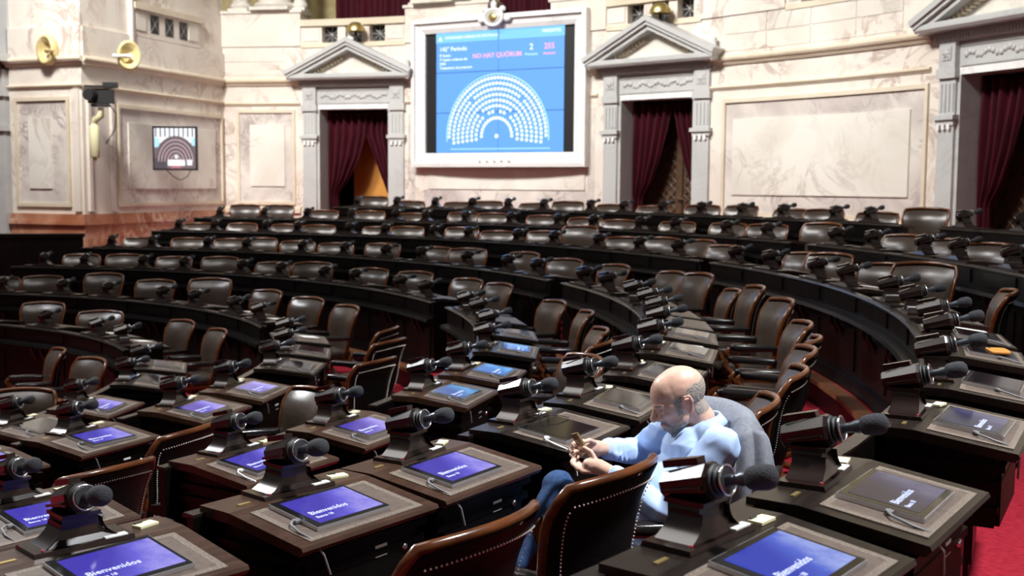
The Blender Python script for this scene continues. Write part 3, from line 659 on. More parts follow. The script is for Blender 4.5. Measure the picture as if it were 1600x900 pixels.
# microphone console
mb = MB(); mb.prism([(-.065, 0), (.075, 0), (.07, .014), (-.06, .014)], -.15, .15); ME['p_base'] = mb.mesh('base_plate', 'podwood')
def rect(cx, cy, hx, hy, z): return [Vector((cx - hx, cy - hy, z)), Vector((cx + hx, cy - hy, z)), Vector((cx + hx, cy + hy, z)), Vector((cx - hx, cy + hy, z))]
mb = MB().loft([rect(.0, 0, .055, .105, .014), rect(-.004, 0, .047, .075, .03), rect(-.008, 0, .042, .058, .055), rect(-.01, 0, .045, .052, .085), rect(-.008, 0, .055, .058, .088), rect(-.006, 0, .055, .058, .10)], True, False); ME['p_ped'] = mb.mesh('pedestal', 'podwood')
for s in (-1, 1):
    def fl(u, v, s=s):
        w_ = .062 + .052 * (1 - v) ** 2.4; x = -.05 + .105 * u
        return Vector((x * (1 - .12 * v), s * w_, .0145 + .062 * v))
    ME['p_fin%d' % s] = MB().grid(fl, 4, 8).mesh('foot_flare', 'podwood')
tilt = Matrix.Translation((-.012, 0, .13)) @ Matrix.Rotation(R_(-14), 4, 'Y')
def octo(x, r, fz=1.0): return [tilt @ Vector((x, r * math.sin(R_(22.5 + 45 * k)), fz * r * math.cos(R_(22.5 + 45 * k)))) for k in range(8)]
mb = MB().loft([octo(-.085, .030), octo(-.08, .036), octo(.05, .050), octo(.06, .046)], True, False)
mb.box(-.07, .03, -.018, .018, .044, .062, tilt); mb.box(-.06, .045, -.058, .058, -.012, -.004, tilt)
ME['p_barrel'] = mb.mesh('barrel', 'podwood')
TX = tilt @ Matrix.Rotation(math.pi / 2, 4, 'Y')
mb = MB()
for x in (.058, .070, .082): mb.lathe([(.030, x), (.042 - (x - .058) * .4, x + .002), (.042 - (x - .058) * .4, x + .008), (.030, x + .010)], 18, TX)
ME['p_ring'] = mb.mesh('collar', 'rubber')
ME['p_chrome'] = MB().tube([TX @ Vector((.036 * math.cos(a), .036 * math.sin(a), .092)) for a in [k * math.pi / 10 for k in range(21)]], .003, 6, cap=False).mesh('collar_ring', 'chrome')
M['gun'] = mat('gunmetal', (.06, .07, .085), .3, .5)
ME['p_stalk'] = MB().lathe([(.014, .09), (.015, .12), (.020, .135), (.020, .15)], 12, TX).mesh('stalk', 'gun')
ME['p_foam'] = MB().lathe([(.018, .145), (.026, .152), (.030, .17), (.031, .195), (.027, .212), (.014, .222), (.003, .224)], 16, TX).mesh('microphone_head', 'foam')
ME['p_btn'] = MB().lathe([(.005, .014), (.005, .018), (.002, .019)], 10, Matrix.Translation((.055, -.12, 0))).mesh('talk_button', 'redbtn')
mb = MB().box(.045, .07, .06, .13, .014, .018); ME['p_label'] = mb.mesh('number_plate', 'frost')
# tablet, lying on the slope. local: x towards the sitter
ME['t_case'] = MB().box(-.12, .12, -.165, .165, .0, .013).mesh('case', 'silver')
ME['t_glass'] = MB().box(-.117, .117, -.162, .162, .013, .0145).mesh('bezel', 'black')
for k in ('violet', 'blue', 'navy', 'deep', 'off'): ME['t_' + k] = MB().box(-.098, .098, -.135, .150, .0145, .0152).mesh('display', 'scr_' + k)
tm = text_mesh('welcome_text', 'Bienvenidos', .034, 'scr_text'); tm.transform(Matrix.Translation((.035, -.115, .0153)) @ Matrix(((0, -1, 0, 0), (1, 0, 0, 0), (0, 0, .25, 0), (0, 0, 0, 1))))
ME['t_text'] = tm
tm = text_mesh('seat_text', 'Banca 18', .020, 'scr_text'); tm.transform(Matrix.Translation((.065, -.115, .0153)) @ Matrix(((0, -1, 0, 0), (1, 0, 0, 0), (0, 0, .25, 0), (0, 0, 0, 1)))); ME['t_text2'] = tm
def cable_mesh(m): return MB().tube([(.03, -.15, .009), (.03, -.19, .012), (.05, -.215, .012), (.10, -.225, .006), (.15, -.215, -.002), (.185, -.19, -.05), (.19, -.16, -.12)], .0042, 7).box(.02, .04, -.185, -.163, .004, .012).mesh('cable', m)
ME['t_cable'] = cable_mesh('grey_cable'); ME['t_cablew'] = cable_mesh('white_cable')
# chair: faces -x
HB = .53
def spl(v):
    P = [(0, .19), (.3, .245), (.6, .262), (.8, .285), (1, .345)]
    for i in range(4):
        if v <= P[i + 1][0] or i == 3:
            a = P[max(i - 1, 0)]; b = P[i]; c = P[i + 1]; d = P[min(i + 2, 4)]; t = (v - b[0]) / (c[0] - b[0])
            m0 = (c[1] - a[1]) / (c[0] - a[0]) * (c[0] - b[0]); m1 = (d[1] - b[1]) / (d[0] - b[0]) * (c[0] - b[0])
            return (2 * t**3 - 3 * t**2 + 1) * b[1] + (t**3 - 2 * t**2 + t) * m0 + (-2 * t**3 + 3 * t**2) * c[1] + (t**3 - t**2) * m1
def Bk(u, v, off=0, k=1.0):
    hw = .232 + .074 * min(1, max(0, v)) ** 1.3
    if v > .80: t = (v - .80) / .20; hw *= 1 - .13 * t * t
    z = .39 + HB * v + .018 * (1 - u * u) * max(0, v - .7) / .3
    return Vector((spl(v) - .105 * u * u * (1 - .25 * v) + off, hw * u * k, z))
mb = MB().grid(lambda a, b: Bk(2 * a - 1, .02 + .94 * b, -.012 - .05 * (1 - (2 * a - 1) ** 4) * (1 - (2 * b - 1) ** 6), .93), 14, 12); ME['c_back'] = mb.mesh('backrest', 'leather')
mb = MB().grid(lambda a, b: Bk(2 * a - 1, .98 * b, .016 + .012 * (1 - (2 * a - 1) ** 4), .985), 14, 12); ME['c_shell'] = mb.mesh('back_shell', 'leatherb')
pts = [Bk(-1, v / 12) for v in range(13)] + [Bk(-1 + 2 * k / 14, 1) for k in range(1, 14)] + [Bk(1, v / 12) for v in range(12, -1, -1)]
ME['c_rim'] = MB().tube(pts, .0165, 8).mesh('back_rim', 'rim')
mb = MB()
def nailpts():
    out = []
    for k in range(34): out.append((-.88, .05 + .80 * k / 33)); out.append((.88, .05 + .80 * k / 33))
    for k in range(36): out.append((-.86 + 1.72 * k / 35, .885 + .02 * math.sin(math.pi * k / 35)))
    return out
for u, v in nailpts():
    p = Bk(u, v, .030); mb.add([p + Vector(q) for q in ((.005, 0, 0), (0, .0045, 0), (0, 0, .0045), (0, -.0045, 0), (0, 0, -.0045))], [(0, 1, 2), (0, 2, 3), (0, 3, 4), (0, 4, 1)])
ME['c_nail'] = mb.mesh('nailhead_trim', 'nail')
def sq(cx, cy, hx, hy, z, n=24, e=3.2):
    out = []
    for k in range(n):
        a = 2 * math.pi * k / n; c, s = math.cos(a), math.sin(a)
        out.append(Vector((cx + hx * math.copysign(abs(c) ** (2 / e), c), cy + hy * math.copysign(abs(s) ** (2 / e), s), z)))
    return out
ME['c_seat'] = MB().loft([sq(-.01, 0, .22, .22, .37), sq(-.01, 0, .245, .245, .39), sq(-.01, 0, .25, .25, .43), sq(-.01, 0, .235, .235, .455), sq(-.01, 0, .17, .17, .468), sq(-.01, 0, .05, .05, .472)]).mesh('seat', 'leather')
ME['c_frame'] = MB().loft([sq(-.01, 0, .23, .23, .33), sq(-.01, 0, .25, .25, .345), sq(-.01, 0, .25, .25, .375)]).mesh('seat_frame', 'rim')
for s, nm in ((-1, 'c_arml'), (1, 'c_armr')):
    mb = MB(); rings = []
    for k, (x, hy, hz) in enumerate(((-.205, .012, .010), (-.2, .03, .02), (-.17, .038, .027), (0, .038, .028), (.12, .034, .026), (.17, .025, .018), (.175, .01, .008))):
        rings.append([Vector((x, s * (.285 - .02 * (x > .1)) + hy * (abs(math.cos(a)) ** .6) * (1 if math.cos(a) > 0 else -1), .615 - .02 * x * 2 + hz * (abs(math.sin(a)) ** .6) * (1 if math.sin(a) > 0 else -1))) for a in [2 * math.pi * j / 12 for j in range(12)]])
    ME[nm] = mb.loft(rings).mesh('armrest', 'armpad')
    ME[nm + 's'] = MB().tube([(-.20, s * .275, .612), (-.225, s * .275, .585), (-.20, s * .272, .545), (-.14, s * .262, .50), (-.11, s * .25, .42), (-.10, s * .24, .36)], [.02, .026, .024, .022, .022, .02], 8).mesh('arm_support', 'rim')
ME['c_col'] = MB().lathe([(.05, .06), (.045, .1), (.03, .14), (.03, .3), (.06, .335)], 12).mesh('column', 'black')
mb = MB()
for k in range(4):
    a = R_(45 + 90 * k); mb.tube([(.03 * math.cos(a), .03 * math.sin(a), .09), (.15 * math.cos(a), .15 * math.sin(a), .075), (.28 * math.cos(a), .28 * math.sin(a), .025)], [.03, .025, .022], 8)
ME['c_base'] = mb.mesh('base', 'rim')

ORD = lambda n: '%d%s' % (n, 'th' if 10 <= n % 100 <= 20 else {1: 'st', 2: 'nd', 3: 'rd'}.get(n % 10, 'th'))
ROWN = ['top row along the marble wall', 'second row from the marble wall', 'third row from the marble wall', 'fourth row from the marble wall', 'fifth row from the marble wall', 'sixth row from the marble wall', 'seventh row from the marble wall', 'innermost row']
def chair(row, r, th, face, label, group, nails=False, sc_=1.0, base=True):
    p = pol(r, th, FL[row]); o = empty('swivel_chair', p, R_(face), label, 'chair', group); o.scale = (1, 1, sc_)
    for k, n in (('c_seat', 'seat'), ('c_back', 'backrest'), ('c_shell', 'back_shell'), ('c_rim', 'back_rim'), ('c_frame', 'seat_frame'), ('c_arml', 'armrest'), ('c_armr', 'armrest'), ('c_col', 'column'), ('c_base', 'base')):
        c = link(n, ME[k], o)
        if k in ('c_arml', 'c_armr'): link('arm_support', ME[k + 's'], c)
    if nails: link('nailhead_trim', ME['c_nail'], o)['kind'] = 'stuff'
    return o
def front_panel(o, row, ta, tb, th):
    """curved desk front over the seat's own slot, ta..tb in degrees"""
    inv = (Matrix.Translation(pol(RR[row], th, FL[row])) @ Matrix.Rotation(R_(th), 4, 'Z')).inverted(); r = RR[row]
    def sw(prof, a=ta, b=tb, n=2): return MB().loft([[inv @ pol(r + d, a + (b - a) * k / n, FL[row] + z) for d, z in prof] for k in range(n + 1)], True, False)
    p = sw([(-.055, .02), (-.02, .02), (-.02, .79), (-.055, .79)]).build('front_panel', 'ebony', o)
    sw([(-.085, .785), (-.02, .785), (-.02, .80), (-.075, .80)]).build('front_lip', 'topd', p)
    sw([(-.14, .575), (-.05, .55), (-.05, .62), (-.13, .605)]).build('front_ledge', 'ebony', p)
    sw([(-.10, 0), (-.05, 0), (-.05, .10), (-.085, .10)]).build('plinth', 'ebony', p)
    e = .09 / r * 57.3
    for z0, z1 in ((.16, .50), (.65, .76)):
        sw([(-.068, z0), (-.05, z0), (-.05, z1), (-.068, z1)], ta + e * (1 if tb > ta else -1), tb - e * (1 if tb > ta else -1)).build('field', 'ebony', p)
    for s in (-.09, .09):
        a = (ta + tb) / 2 + s / r * 57.3
        mb = MB().tube([inv @ pol(r + d, a, FL[row] + z) for d, z in ((-.125, .565), (-.12, .52), (-.085, .47), (-.06, .40), (-.055, .34))], [.018, .022, .018, .014, .008], 8); mb.build('bracket', 'podwood', p)
def console(row, th, label, group):
    p = pol(RR[row] + .025, th, FL[row] + DZ); o = empty('microphone_console', p, R_(th + random.uniform(-6, 6)), label, 'microphone', group)
    for k, n in (('p_base', 'base_plate'), ('p_ped', 'pedestal'), ('p_barrel', 'barrel'), ('p_ring', 'collar'), ('p_stalk', 'stalk'), ('p_foam', 'microphone_head')):
        c = link(n, ME[k], o)
        if k == 'p_base': link('talk_button', ME['p_btn'], c); link('number_plate', ME['p_label'], c)
        if k == 'p_ped': link('foot_flare', ME['p_fin-1'], c); link('foot_flare', ME['p_fin1'], c)
        if k == 'p_ring': link('collar_ring', ME['p_chrome'], c)
    return o
def desk(row, th, ta, tb, label, group, near):
    o = empty('desk', pol(RR[row], th, FL[row]), R_(th), label, 'desk', group)
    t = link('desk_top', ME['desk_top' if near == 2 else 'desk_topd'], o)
    link('writing_pad', ME['pad'], t); link('pad_border', ME['border'], t)
    c = link('cabinet', ME['cab'], o)
    if near:
        link('side_moulding', ME['sidem'], c); d = link('drawer_front', ME['drawer'], c)
        link('lock', ME['keyhole'], o); link('label_sticker', ME['label'], o); link('indicator_light', ME['led'], o); link('brass_plate', ME['strip'], o)
    front_panel(o, row, ta, tb, th)
    return o
def tablet(row, th, kind, label, dy=0., rot=0., cable='t_cable', rev=False):
    inv = Matrix.Translation(pol(RR[row], th, FL[row])) @ Matrix.Rotation(R_(th), 4, 'Z')
    x = .262; p = inv @ Vector((x, dy, sl(x) + .0035)); o = empty('tablet', p, 0, label, 'tablet')
    o.rotation_mode = 'XYZ'; o.rotation_euler = (Matrix.Rotation(R_(th), 3, 'Z') @ Matrix.Rotation(slope, 3, 'Y') @ Matrix.Rotation(R_(rot), 3, 'Z')).to_euler()
    c = link('case', ME['t_case'], o); link('bezel', ME['t_glass'], o); d = link('display', ME['t_' + kind], o)
    if kind != 'off': link('welcome_text', ME['t_text'], d); link('seat_text', ME['t_text2'], d)
    if cable: link('cable', ME[cable], o)
    return o

DESK = [
 [66.9, 63.2, 59.6, 56.1, 52.7, 49.3, 44.9, 41.8, 38.2, 34.7, 31.0, 27.4, 22.9, 20.0, 12.5, 8.1, 4.5],
 [76.9, 72.6, 68.4, 64.0, 59.5, 56.5, 52.4, 47.8, 42.9, 39.3, 34.5, 30.9, 25.7, 21.6, 14.8, 11.2, 6.2, 2.9, -2.2, -6.0],
 [78.0, 74.4, 69.1, 65.7, 60.2, 56.3, 50.9, 47.0, 41.4, 37.2, 32.0, 27.2, 22.6, 15.5, 11.2, 5.0, 0.8, -5.9, -10.1, -15.1, -19.0, -24.2, -28.9, -34.8, -38.5],
 [79.8, 75.3, 69.0, 64.4, 57.6, 52.2, 46.8, 42.0, 35.5, 29.4, 24.7, 16.4, 11.8, 5.6, 0.9, -3.6, -8.1, -13.1, -18.5, -24.0, -28.4, -33.5, -37.4, -42.2],
 [82.4, 77.6, 70.3, 64.9, 56.9, 51.2, 44.4, 39.3, 31.0, 25.7, 15.2, 10.3, 2.9, -3.9, -11.9, -17.6, -25.5, -31.2, -39.2],
 [78.3, 69.4, 62.1, 52.2, 45.7, 36.2, 29.0, 14.6, 6.9, -.6, -10.6, -17.4, -26.3, -33.5],
 [70.5, 57.0, 43.5, 34.2, 14.4, 4.8, -8.2, -17.4, -28.5]]
AISLE = [(17.1, 13.8), (18.8, 16.9), (19.2, 17.8), (21.6, 19.2), (22.5, 18.6), (24.5, 19.5), (28.5, 21)]
LIT = {(3, -42.2): 'violet', (3, -37.4): 'violet', (3, -33.5): 'violet', (3, -28.4): 'off', (3, -24.0): 'off', (3, -18.5): 'off', (3, -13.1): 'off', (3, -8.1): 'off',
       (4, -39.2): 'violet', (4, -31.2): 'violet', (4, -25.5): 'violet', (4, -17.6): 'blue', (4, -11.9): 'blue', (4, -3.9): 'blue', (4, 2.9): 'off',
       (5, -33.5): 'violet', (5, -26.3): 'violet', (5, -17.4): 'violet', (5, -10.6): 'violet', (5, -.6): 'off', (5, 6.9): 'off',
       (6, -28.5): 'violet', (6, -17.4): 'off', (6, -8.2): 'violet', (6, 4.8): 'off', (6, 14.4): 'off',
       (2, -38.5): 'deep', (2, -34.8): 'navy', (2, -28.9): 'navy', (2, -24.2): 'off', (2, -19.0): 'off', (2, -15.1): 'off', (2, -10.1): 'off'}
SCR = {'violet': 'violet-lit tablet', 'blue': 'sky-blue-lit tablet', 'navy': 'navy-lit tablet', 'deep': 'royal-blue-lit tablet', 'off': 'switched-off black tablet'}
def place(row, i, th, L):
    if row <= 4: return ORD(i + 1) + ' from the pier end, ' + ROWN[row].replace(' from the marble wall', ' from the wall'), None
    B = AISLE[row][1]
    if th > B: n = sum(1 for q in L if B < q <= th); return ORD(n) + ' from the aisle towards the pier, ' + ROWN[row].replace(' from the marble wall', ''), None
    n = sum(1 for q in L if th <= q < B); return ORD(n) + ' from the aisle, side away from the pier, ' + ROWN[row].replace(' from the marble wall', ''), None
for row in range(7):
    L = DESK[row]; r = RR[row]; hw = .5 / r * 57.3
    for i, th in enumerate(L):
        up = L[i - 1] if i else None; dn = L[i + 1] if i + 1 < len(L) else None
        A, B = AISLE[row]
        hi = th + hw if up is None or (up > A > th) else (up + th) / 2
        lo = th - hw if dn is None or (th > B > dn) else (dn + th) / 2
        if up is not None and up > A > th: hi = B + .1
        if dn is not None and th > B > dn: lo = A - .1
        if row >= 3 and th < -20: hi, lo = min(hi, th + .36 / r * 57.3), max(lo, th - .36 / r * 57.3)      # free-standing desks
        where, g = place(row, i, th, L)
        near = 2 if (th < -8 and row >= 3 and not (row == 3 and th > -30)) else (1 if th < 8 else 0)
        desk(row, th, hi, lo, 'dark wooden desk, ' + where, None, near)
        console(row, th, 'microphone console, ' + where, None)
        kd = LIT.get((row, th))
        if kd:
            rr = random.Random(int(th * 10) + row)
            cb = 't_cablew' if (row, th) in ((3, -28.4), (4, -31.2)) else 't_cable'
            tablet(row, th, kd, SCR[kd] + ', ' + where, dy=rr.uniform(-.06, .05), rot=rr.uniform(-4, 4), cable=cb)
        if near and row >= 2 and th < -9:
            rr = random.Random(int(th * 7) + row)
            inv = Matrix.Translation(pol(RR[row], th, FL[row] + DZ)) @ Matrix.Rotation(R_(th + rr.uniform(-15, 15)), 4, 'Z')
            mb = MB().box(-.018, .022, -.035, .035, .0005, .008); n_ = empty('note_pad', inv @ Vector((.05, .225, 0)), R_(th + rr.uniform(-20, 20)), 'yellow note pad on desk, ' + where, 'note pad')
            mb.build('sheets', 'note', n_); MB().box(-.018, -.012, -.03, .0, .008, .013).build('clip', 'rubber', n_)

# ------------------------------------------------------------------ chairs
CH = [
 [67.3, 63.8, 59.6, 56.9, 52.9, 49.6, 45.7, 42.3, 37.7, 34.7, 30.4, 27.6, 23.4, 19.6],
 [76.2, 73.1, 68.9, 64.5, 60.1, 55.4, 52.5, 47.5, 43.3, 40.3, 34.9, 30.2, 26.3, 21.6, 14.6, 10.9, 7.2],
 [77.8, 73.7, 69.1, 65.6, 59.9, 56.6, 50.9, 47.1, 42.2, 38.5, 33.5, 29.8, 26.2, 23.2, 15.0, 11.7, 5.6, 1.2, -5.4],
 [79.7, 74.2, 69.8, 66.3, 62.1, 57.7, 52.4, 46.2, 41.7, 35.4, 30.0, 23.8, 15.8, 11.6, 6.6, 2.6, -4.0, -9.0, -13.2, -17.4, -21.3, -25.6],
 [81.0, 76.1, 70.6, 64.6, 58.0, 51.9, 44.8, 38.4, 30.6, 25.4, 13.9, 6.0, -.8, -6.4, -12.4],
 [83.2, 77.9, 69.8, 62.1, 52.9, 44.3, 36.3, 27.4, 12.0, 4.6, -3.6, -16.6],
 [68.0, 56.6, 41.0, 30.0]]
TW = {(0, 19.6): 34, (2, 1.2): 50, (2, 38.5): 26, (1, 21.6): 20, (3, -21.3): 6, (3, -25.6): 12, (5, -3.6): -25, (5, -16.6): 50, (5, 4.6): -30, (5, 12.0): -25, (2, -5.4): -14, (6, 41.0): 4, (6, 30.0): 2, (5, 44.3): 6, (4, 30.6): 12, (4, 25.4): 8, (2, 15.0): 16, (2, 11.7): 30, (3, 23.8): 8, (3, 15.8): 6, (2, 26.2): 6, (2, 23.2): 18,
      (4, -6.4): -16, (4, -12.4): 35, (5, 27.4): 8, (5, 36.3): 16}
TALL = {(0, 19.6): 1.05, (2, 38.5): 1.12, (2, 1.2): 1.06, (1, 21.6): 1.06, (5, 62.1): 1.02, (5, 69.8): 1.08, (5, 52.9): 1.1, (3, 11.6): 1.04, (3, 2.6): 1.06, (3, -4.0): 1.06, (0, 67.3): 1.06, (1, 76.2): 1.1, (1, 73.1): 1.1}
def face_angle(row, th, rr):
    if (row, th) in TW: return th + TW[(row, th)]
    lim = (-99, -99, -99, 13, 14.5, 14, 0)[row]
    if th < lim: return th + rr.uniform(-9, 9)
    p = pol(RR[row] + .74, th); k = rr.uniform(.25, .75) + (.1 if th > 50 else 0)        # most chairs are swivelled towards the front bench
    return th + k * (math.degrees(math.atan2(p.y, p.x)) - th) + rr.uniform(-6, 6)
for row in range(7):
    for i, th in enumerate(CH[row]):
        rr = random.Random(row * 100 + i)
        lab = 'brown leather swivel chair, ' + place(row, i, th, CH[row])[0]
        chair(row, RR[row] + (.70, .68, .60, .74, .68, .74, .70)[row] + rr.uniform(-.02, .03), th, face_angle(row, th, rr), lab, None, nails=(th < 30 and row >= 2), sc_=TALL.get((row, th), rr.uniform(.96, 1.02)))
G5 = 'nail-studded chairs turned from the violet tablets'
chair(5, RR[5] + .76, -27.0, -22, 'black nail-studded swivel chair back between the sixth and fifth rows, outline of nails showing', None, True, 1.02)
chair(5, RR[5] + 1.02, -33.0, -34, 'low black swivel chair back with curved orange rim between the sixth and fifth rows', None, True, 1.0)
chair(4, RR[4] + .88, -33.6, -30, 'swivel chair almost hidden behind the fifth row desk end, only rim showing', None, True)
A_ = Vector((.07, 3.82, 0)); 
def rt(x, y): v = Vector((x, y, 0)) - C; return v.length, math.degrees(math.atan2(v.y, v.x))
chair(3, *rt(.12, 3.84), -36, 'black nail-studded swivel chair back beside the seated man', None, True, 1.03)
chair(3, *rt(-.30, 3.27), -36, 'black nail-studded swivel chair with orange rim, second along from the seated man', None, True, 1.02)
chair(2, *rt(2.42, 4.15), -10, 'dark swivel chair on the red carpet behind the navy-screen desk', None, True)
chair(2, *rt(1.86, 2.95), -25, 'dark swivel chair standing behind the royal-blue-screen desk', None, True)
for x, y, f, lb in ((50, 562, 30, 'innermost-row swivel chair turned side-on, its S-shaped back edge showing'), (108, 578, 50, 'innermost-row swivel chair half turned, brown leather of its back partly showing'), (25, 632, 100, 'innermost-row swivel chair facing outwards, before the seventh row desks')):
    q = pxat(x, y, 10); k = (FL[7] + .92 - ZC) / (q.z - ZC); q = Vector((q.x * k, q.y * k, 0))
    chair(7, *rt(q.x, q.y), f, lb, None, True)

# ------------------------------------------------------------------ seated man
SM = 1.085
def mp(x, y, z): return Vector((x * SM, y * SM, ZC + z * SM))
def organic(name, prims, voxel, m, parent=None, smooth=6, disp=None, post=None):
    mb = MB()
    for p in prims:
        if p[0] == 'e': mb.ell(p[1], p[2], p[3] if len(p) > 3 else None, 56, 40)
        else:                                              # tapered capsule chain
            pts, rs = p[1], p[2]
            P = []; Rr = []
            for i in range(len(pts)):
                P.append(Vector(pts[i])); Rr.append(rs[i])
            for i in range(len(P)): mb.ell(P[i], (Rr[i],) * 3, None, 28, 18)
            mb.tube(P, Rr, 28)
    o = mb.build(name, m)
    md = o.modifiers.new('r', 'REMESH'); md.mode = 'VOXEL'; md.voxel_size = voxel; md.use_smooth_shade = True
    if smooth: sm_ = o.modifiers.new('s', 'SMOOTH'); sm_.iterations = smooth; sm_.factor = .5
    me = bpy.data.meshes.new_from_object(o.evaluated_get(bpy.context.evaluated_depsgraph_get())); old = o.data; o.modifiers.clear(); o.data = me; bpy.data.meshes.remove(old)
    me.materials.clear(); me.materials.append(M[m] if isinstance(m, str) else m)
    if disp:
        nn = [v.normal.copy() for v in me.vertices]
        for v, n in zip(me.vertices, nn): v.co += n * disp(v.co)
    me.polygons.foreach_set('use_smooth', [True] * len(me.polygons)); me.update()
    if parent: o.parent = parent; o.matrix_parent_inverse = parent.matrix_world.inverted()
    return o
skin = noisy('skin', [(.3, (.60, .37, .28)), (.7, (.64, .40, .305))], 40, rough=.42, coords='World')
nt, N, L, b = nodes(skin); b.inputs['Subsurface Weight'].default_value = .08; b.inputs['Subsurface Radius'].default_value = (.01, .004, .002)
at = N.new('ShaderNodeAttribute'); at.attribute_name = 'tint'; src_ = b.inputs['Base Color'].links[0].from_socket
mx = N.new('ShaderNodeMix'); mx.data_type = 'RGBA'; L.new(at.outputs['Alpha'], mx.inputs['Factor']); L.new(src_, mx.inputs[6]); L.new(at.outputs['Color'], mx.inputs[7]); L.new(mx.outputs[2], b.inputs['Base Color'])
M['skin'] = skin
M['shirt'] = noisy('light_blue_shirt', [(.3, (.36, .49, .76)), (.7, (.42, .55, .81))], 30, rough=.75, coords='World', spec=.2)
M['jeans'] = noisy('blue_jeans', [(.3, (.018, .045, .12)), (.7, (.035, .075, .17))], 60, rough=.85, coords='World', spec=.2)
M['jacket'] = noisy('grey_jacket', [(.3, (.15, .16, .19)), (.7, (.21, .22, .25))], 80, rough=.85, coords='World', spec=.2)
M['hair'] = noisy('grey_hair', [(.3, (.20, .17, .145)), (.7, (.38, .34, .30))], 160, rough=.8, bump=.6, coords='World')
M['shoe'] = mat('black_shoe', (.01, .01, .01), .4)
M['phone'] = mat('phone_case', (.30, .21, .10), .35, .5)
man = empty('person', (.62 * SM, 4.0 * SM, FL[3]), 0, 'balding bearded man in a light blue shirt sitting and looking at a phone', 'person')
bpy.context.view_layer.update()
# head frame
hc = mp(.588, 4.0, -.748); fwd = Vector((-.93, -.13, -.40)).normalized(); left = Vector((0, 0, 1)).cross(fwd).normalized(); upv = fwd.cross(left).normalized()
HMx = Matrix((fwd, left, upv)).transposed(); hs = 1.0
def hp(x, y, z): return hc + HMx @ (Vector((x, y, z)) * hs)
def hp(x, y, z): return hc + HMx @ Vector((x, y, z * 1.06))
def he(x, y, z, a, b, c, rot=None): return ('e', hp(x, y, z), (a * hs, b * hs, c * hs), HMx @ rot if rot else HMx)
neckb = mp(.68, 4.005, -.90)
RY = lambda a: Matrix.Rotation(R_(a), 3, 'Y')
prims = [he(-.018, 0, .030, .101, .079, .090), he(.004, 0, .026, .095, .074, .089), he(.016, 0, .008, .084, .070, .088), he(.028, .030, -.004, .058, .040, .055), he(.028, -.030, -.004, .058, .040, .055), he(.030, 0, -.035, .062, .061, .072), he(.052, 0, -.088, .034, .036, .030),
         he(.026, .034, -.056, .048, .026, .040, RY(25)), he(.026, -.034, -.056, .048, .026, .040, RY(25)),
         he(.058, .038, -.022, .026, .024, .022), he(.058, -.038, -.022, .026, .024, .022),
         ('c', [hp(.074, .050, .014), hp(.090, .020, .013), hp(.090, -.020, .013), hp(.074, -.050, .014)], [.009, .0105, .0105, .009]),
         ('c', [hp(.090, 0, .010), hp(.105, 0, -.014), hp(.118, 0, -.032)], [.009, .0115, .0135]),
         he(.102, .014, -.036, .014, .010, .010), he(.102, -.014, -.036, .014, .010, .010),
         ('c', [hp(.080, .026, -.068), hp(.091, 0, -.064), hp(.080, -.026, -.068)], [.008, .0105, .008]),
         ('c', [hp(.077, .022, -.078), hp(.087, 0, -.080), hp(.077, -.022, -.078)], [.008, .0105, .008]),
         he(.080, .031, -.004, .013, .017, .012), he(.080, -.031, -.004, .013, .017, .012), he(.074, .020, -.032, .028, .020, .026), he(.074, -.020, -.032, .028, .020, .026),
         ('c', [hp(-.035, 0, -.045), hp(-.05, 0, -.10), neckb], [.060 * hs, .060 * hs, .068 * hs])]
for s in (1, -1):
    prims += [('c', [hp(-.006, s * .077, -.040), hp(.004, s * .080, -.022), hp(.006, s * .083, .004), hp(-.006, s * .090, .022), hp(-.024, s * .092, .018), hp(-.030, s * .091, -.004), hp(-.020, s * .084, -.030), hp(-.010, s * .079, -.044)], [.006, .005, .005, .0055, .0065, .006, .0055, .007]),
              he(-.010, s * .078, -.008, .020, .007, .026)]
# arms and hands belong to the same continuous body
shL, elL, wrL = mp(.705, 3.80, -.87), mp(.515, 3.80, -1.09), mp(.345, 3.93, -.995)
shR, elR, wrR = mp(.625, 4.19, -.87), mp(.50, 4.36, -1.02), mp(.345, 4.16, -.965)
chest = mp(.645, 4.0, -1.02)
prims += [('c', [neckb, chest], [.07, .10]), ('c', [chest, shL, elL, wrL], [.08, .05, .036, .027]), ('c', [chest, shR, elR, wrR], [.08, .05, .036, .027])]
ph = mp(.262, 4.03, -.945)                                # phone centre
def dirp(d): return Vector(d)
def finger(base, pts, r=.0085): return ('c', [base] + [base + Vector(q) for q in pts], [r * 1.08, r, r * .95, r * .82][:len(pts) + 1])
# right hand (far): holds the phone from above/left with fingers curled round it, palm towards the camera
pR = mp(.298, 4.115, -.955)
prims += [('c', [wrR, pR + Vector((.012, .01, 0)), pR + Vector((-.022, -.01, .006))], [.027, .032, .029]), ('e', pR, (.042, .026, .036))]
for k, (dx, dz) in enumerate(((-.012, .030), (-.018, .010), (-.017, -.011), (-.008, -.030))):
    b0 = pR + Vector((dx - .012, -.008, dz)); l = (.95, 1.05, 1.0, .8)[k]
    prims.append(finger(b0, [(-.040 * l, -.006, .004), (-.060 * l, -.034 * l, -.004), (-.050 * l, -.058 * l, -.010)]))
prims.append(finger(pR + Vector((.004, -.022, .030)), [(-.022, -.034, .016), (-.045, -.050, .012)], .0095))
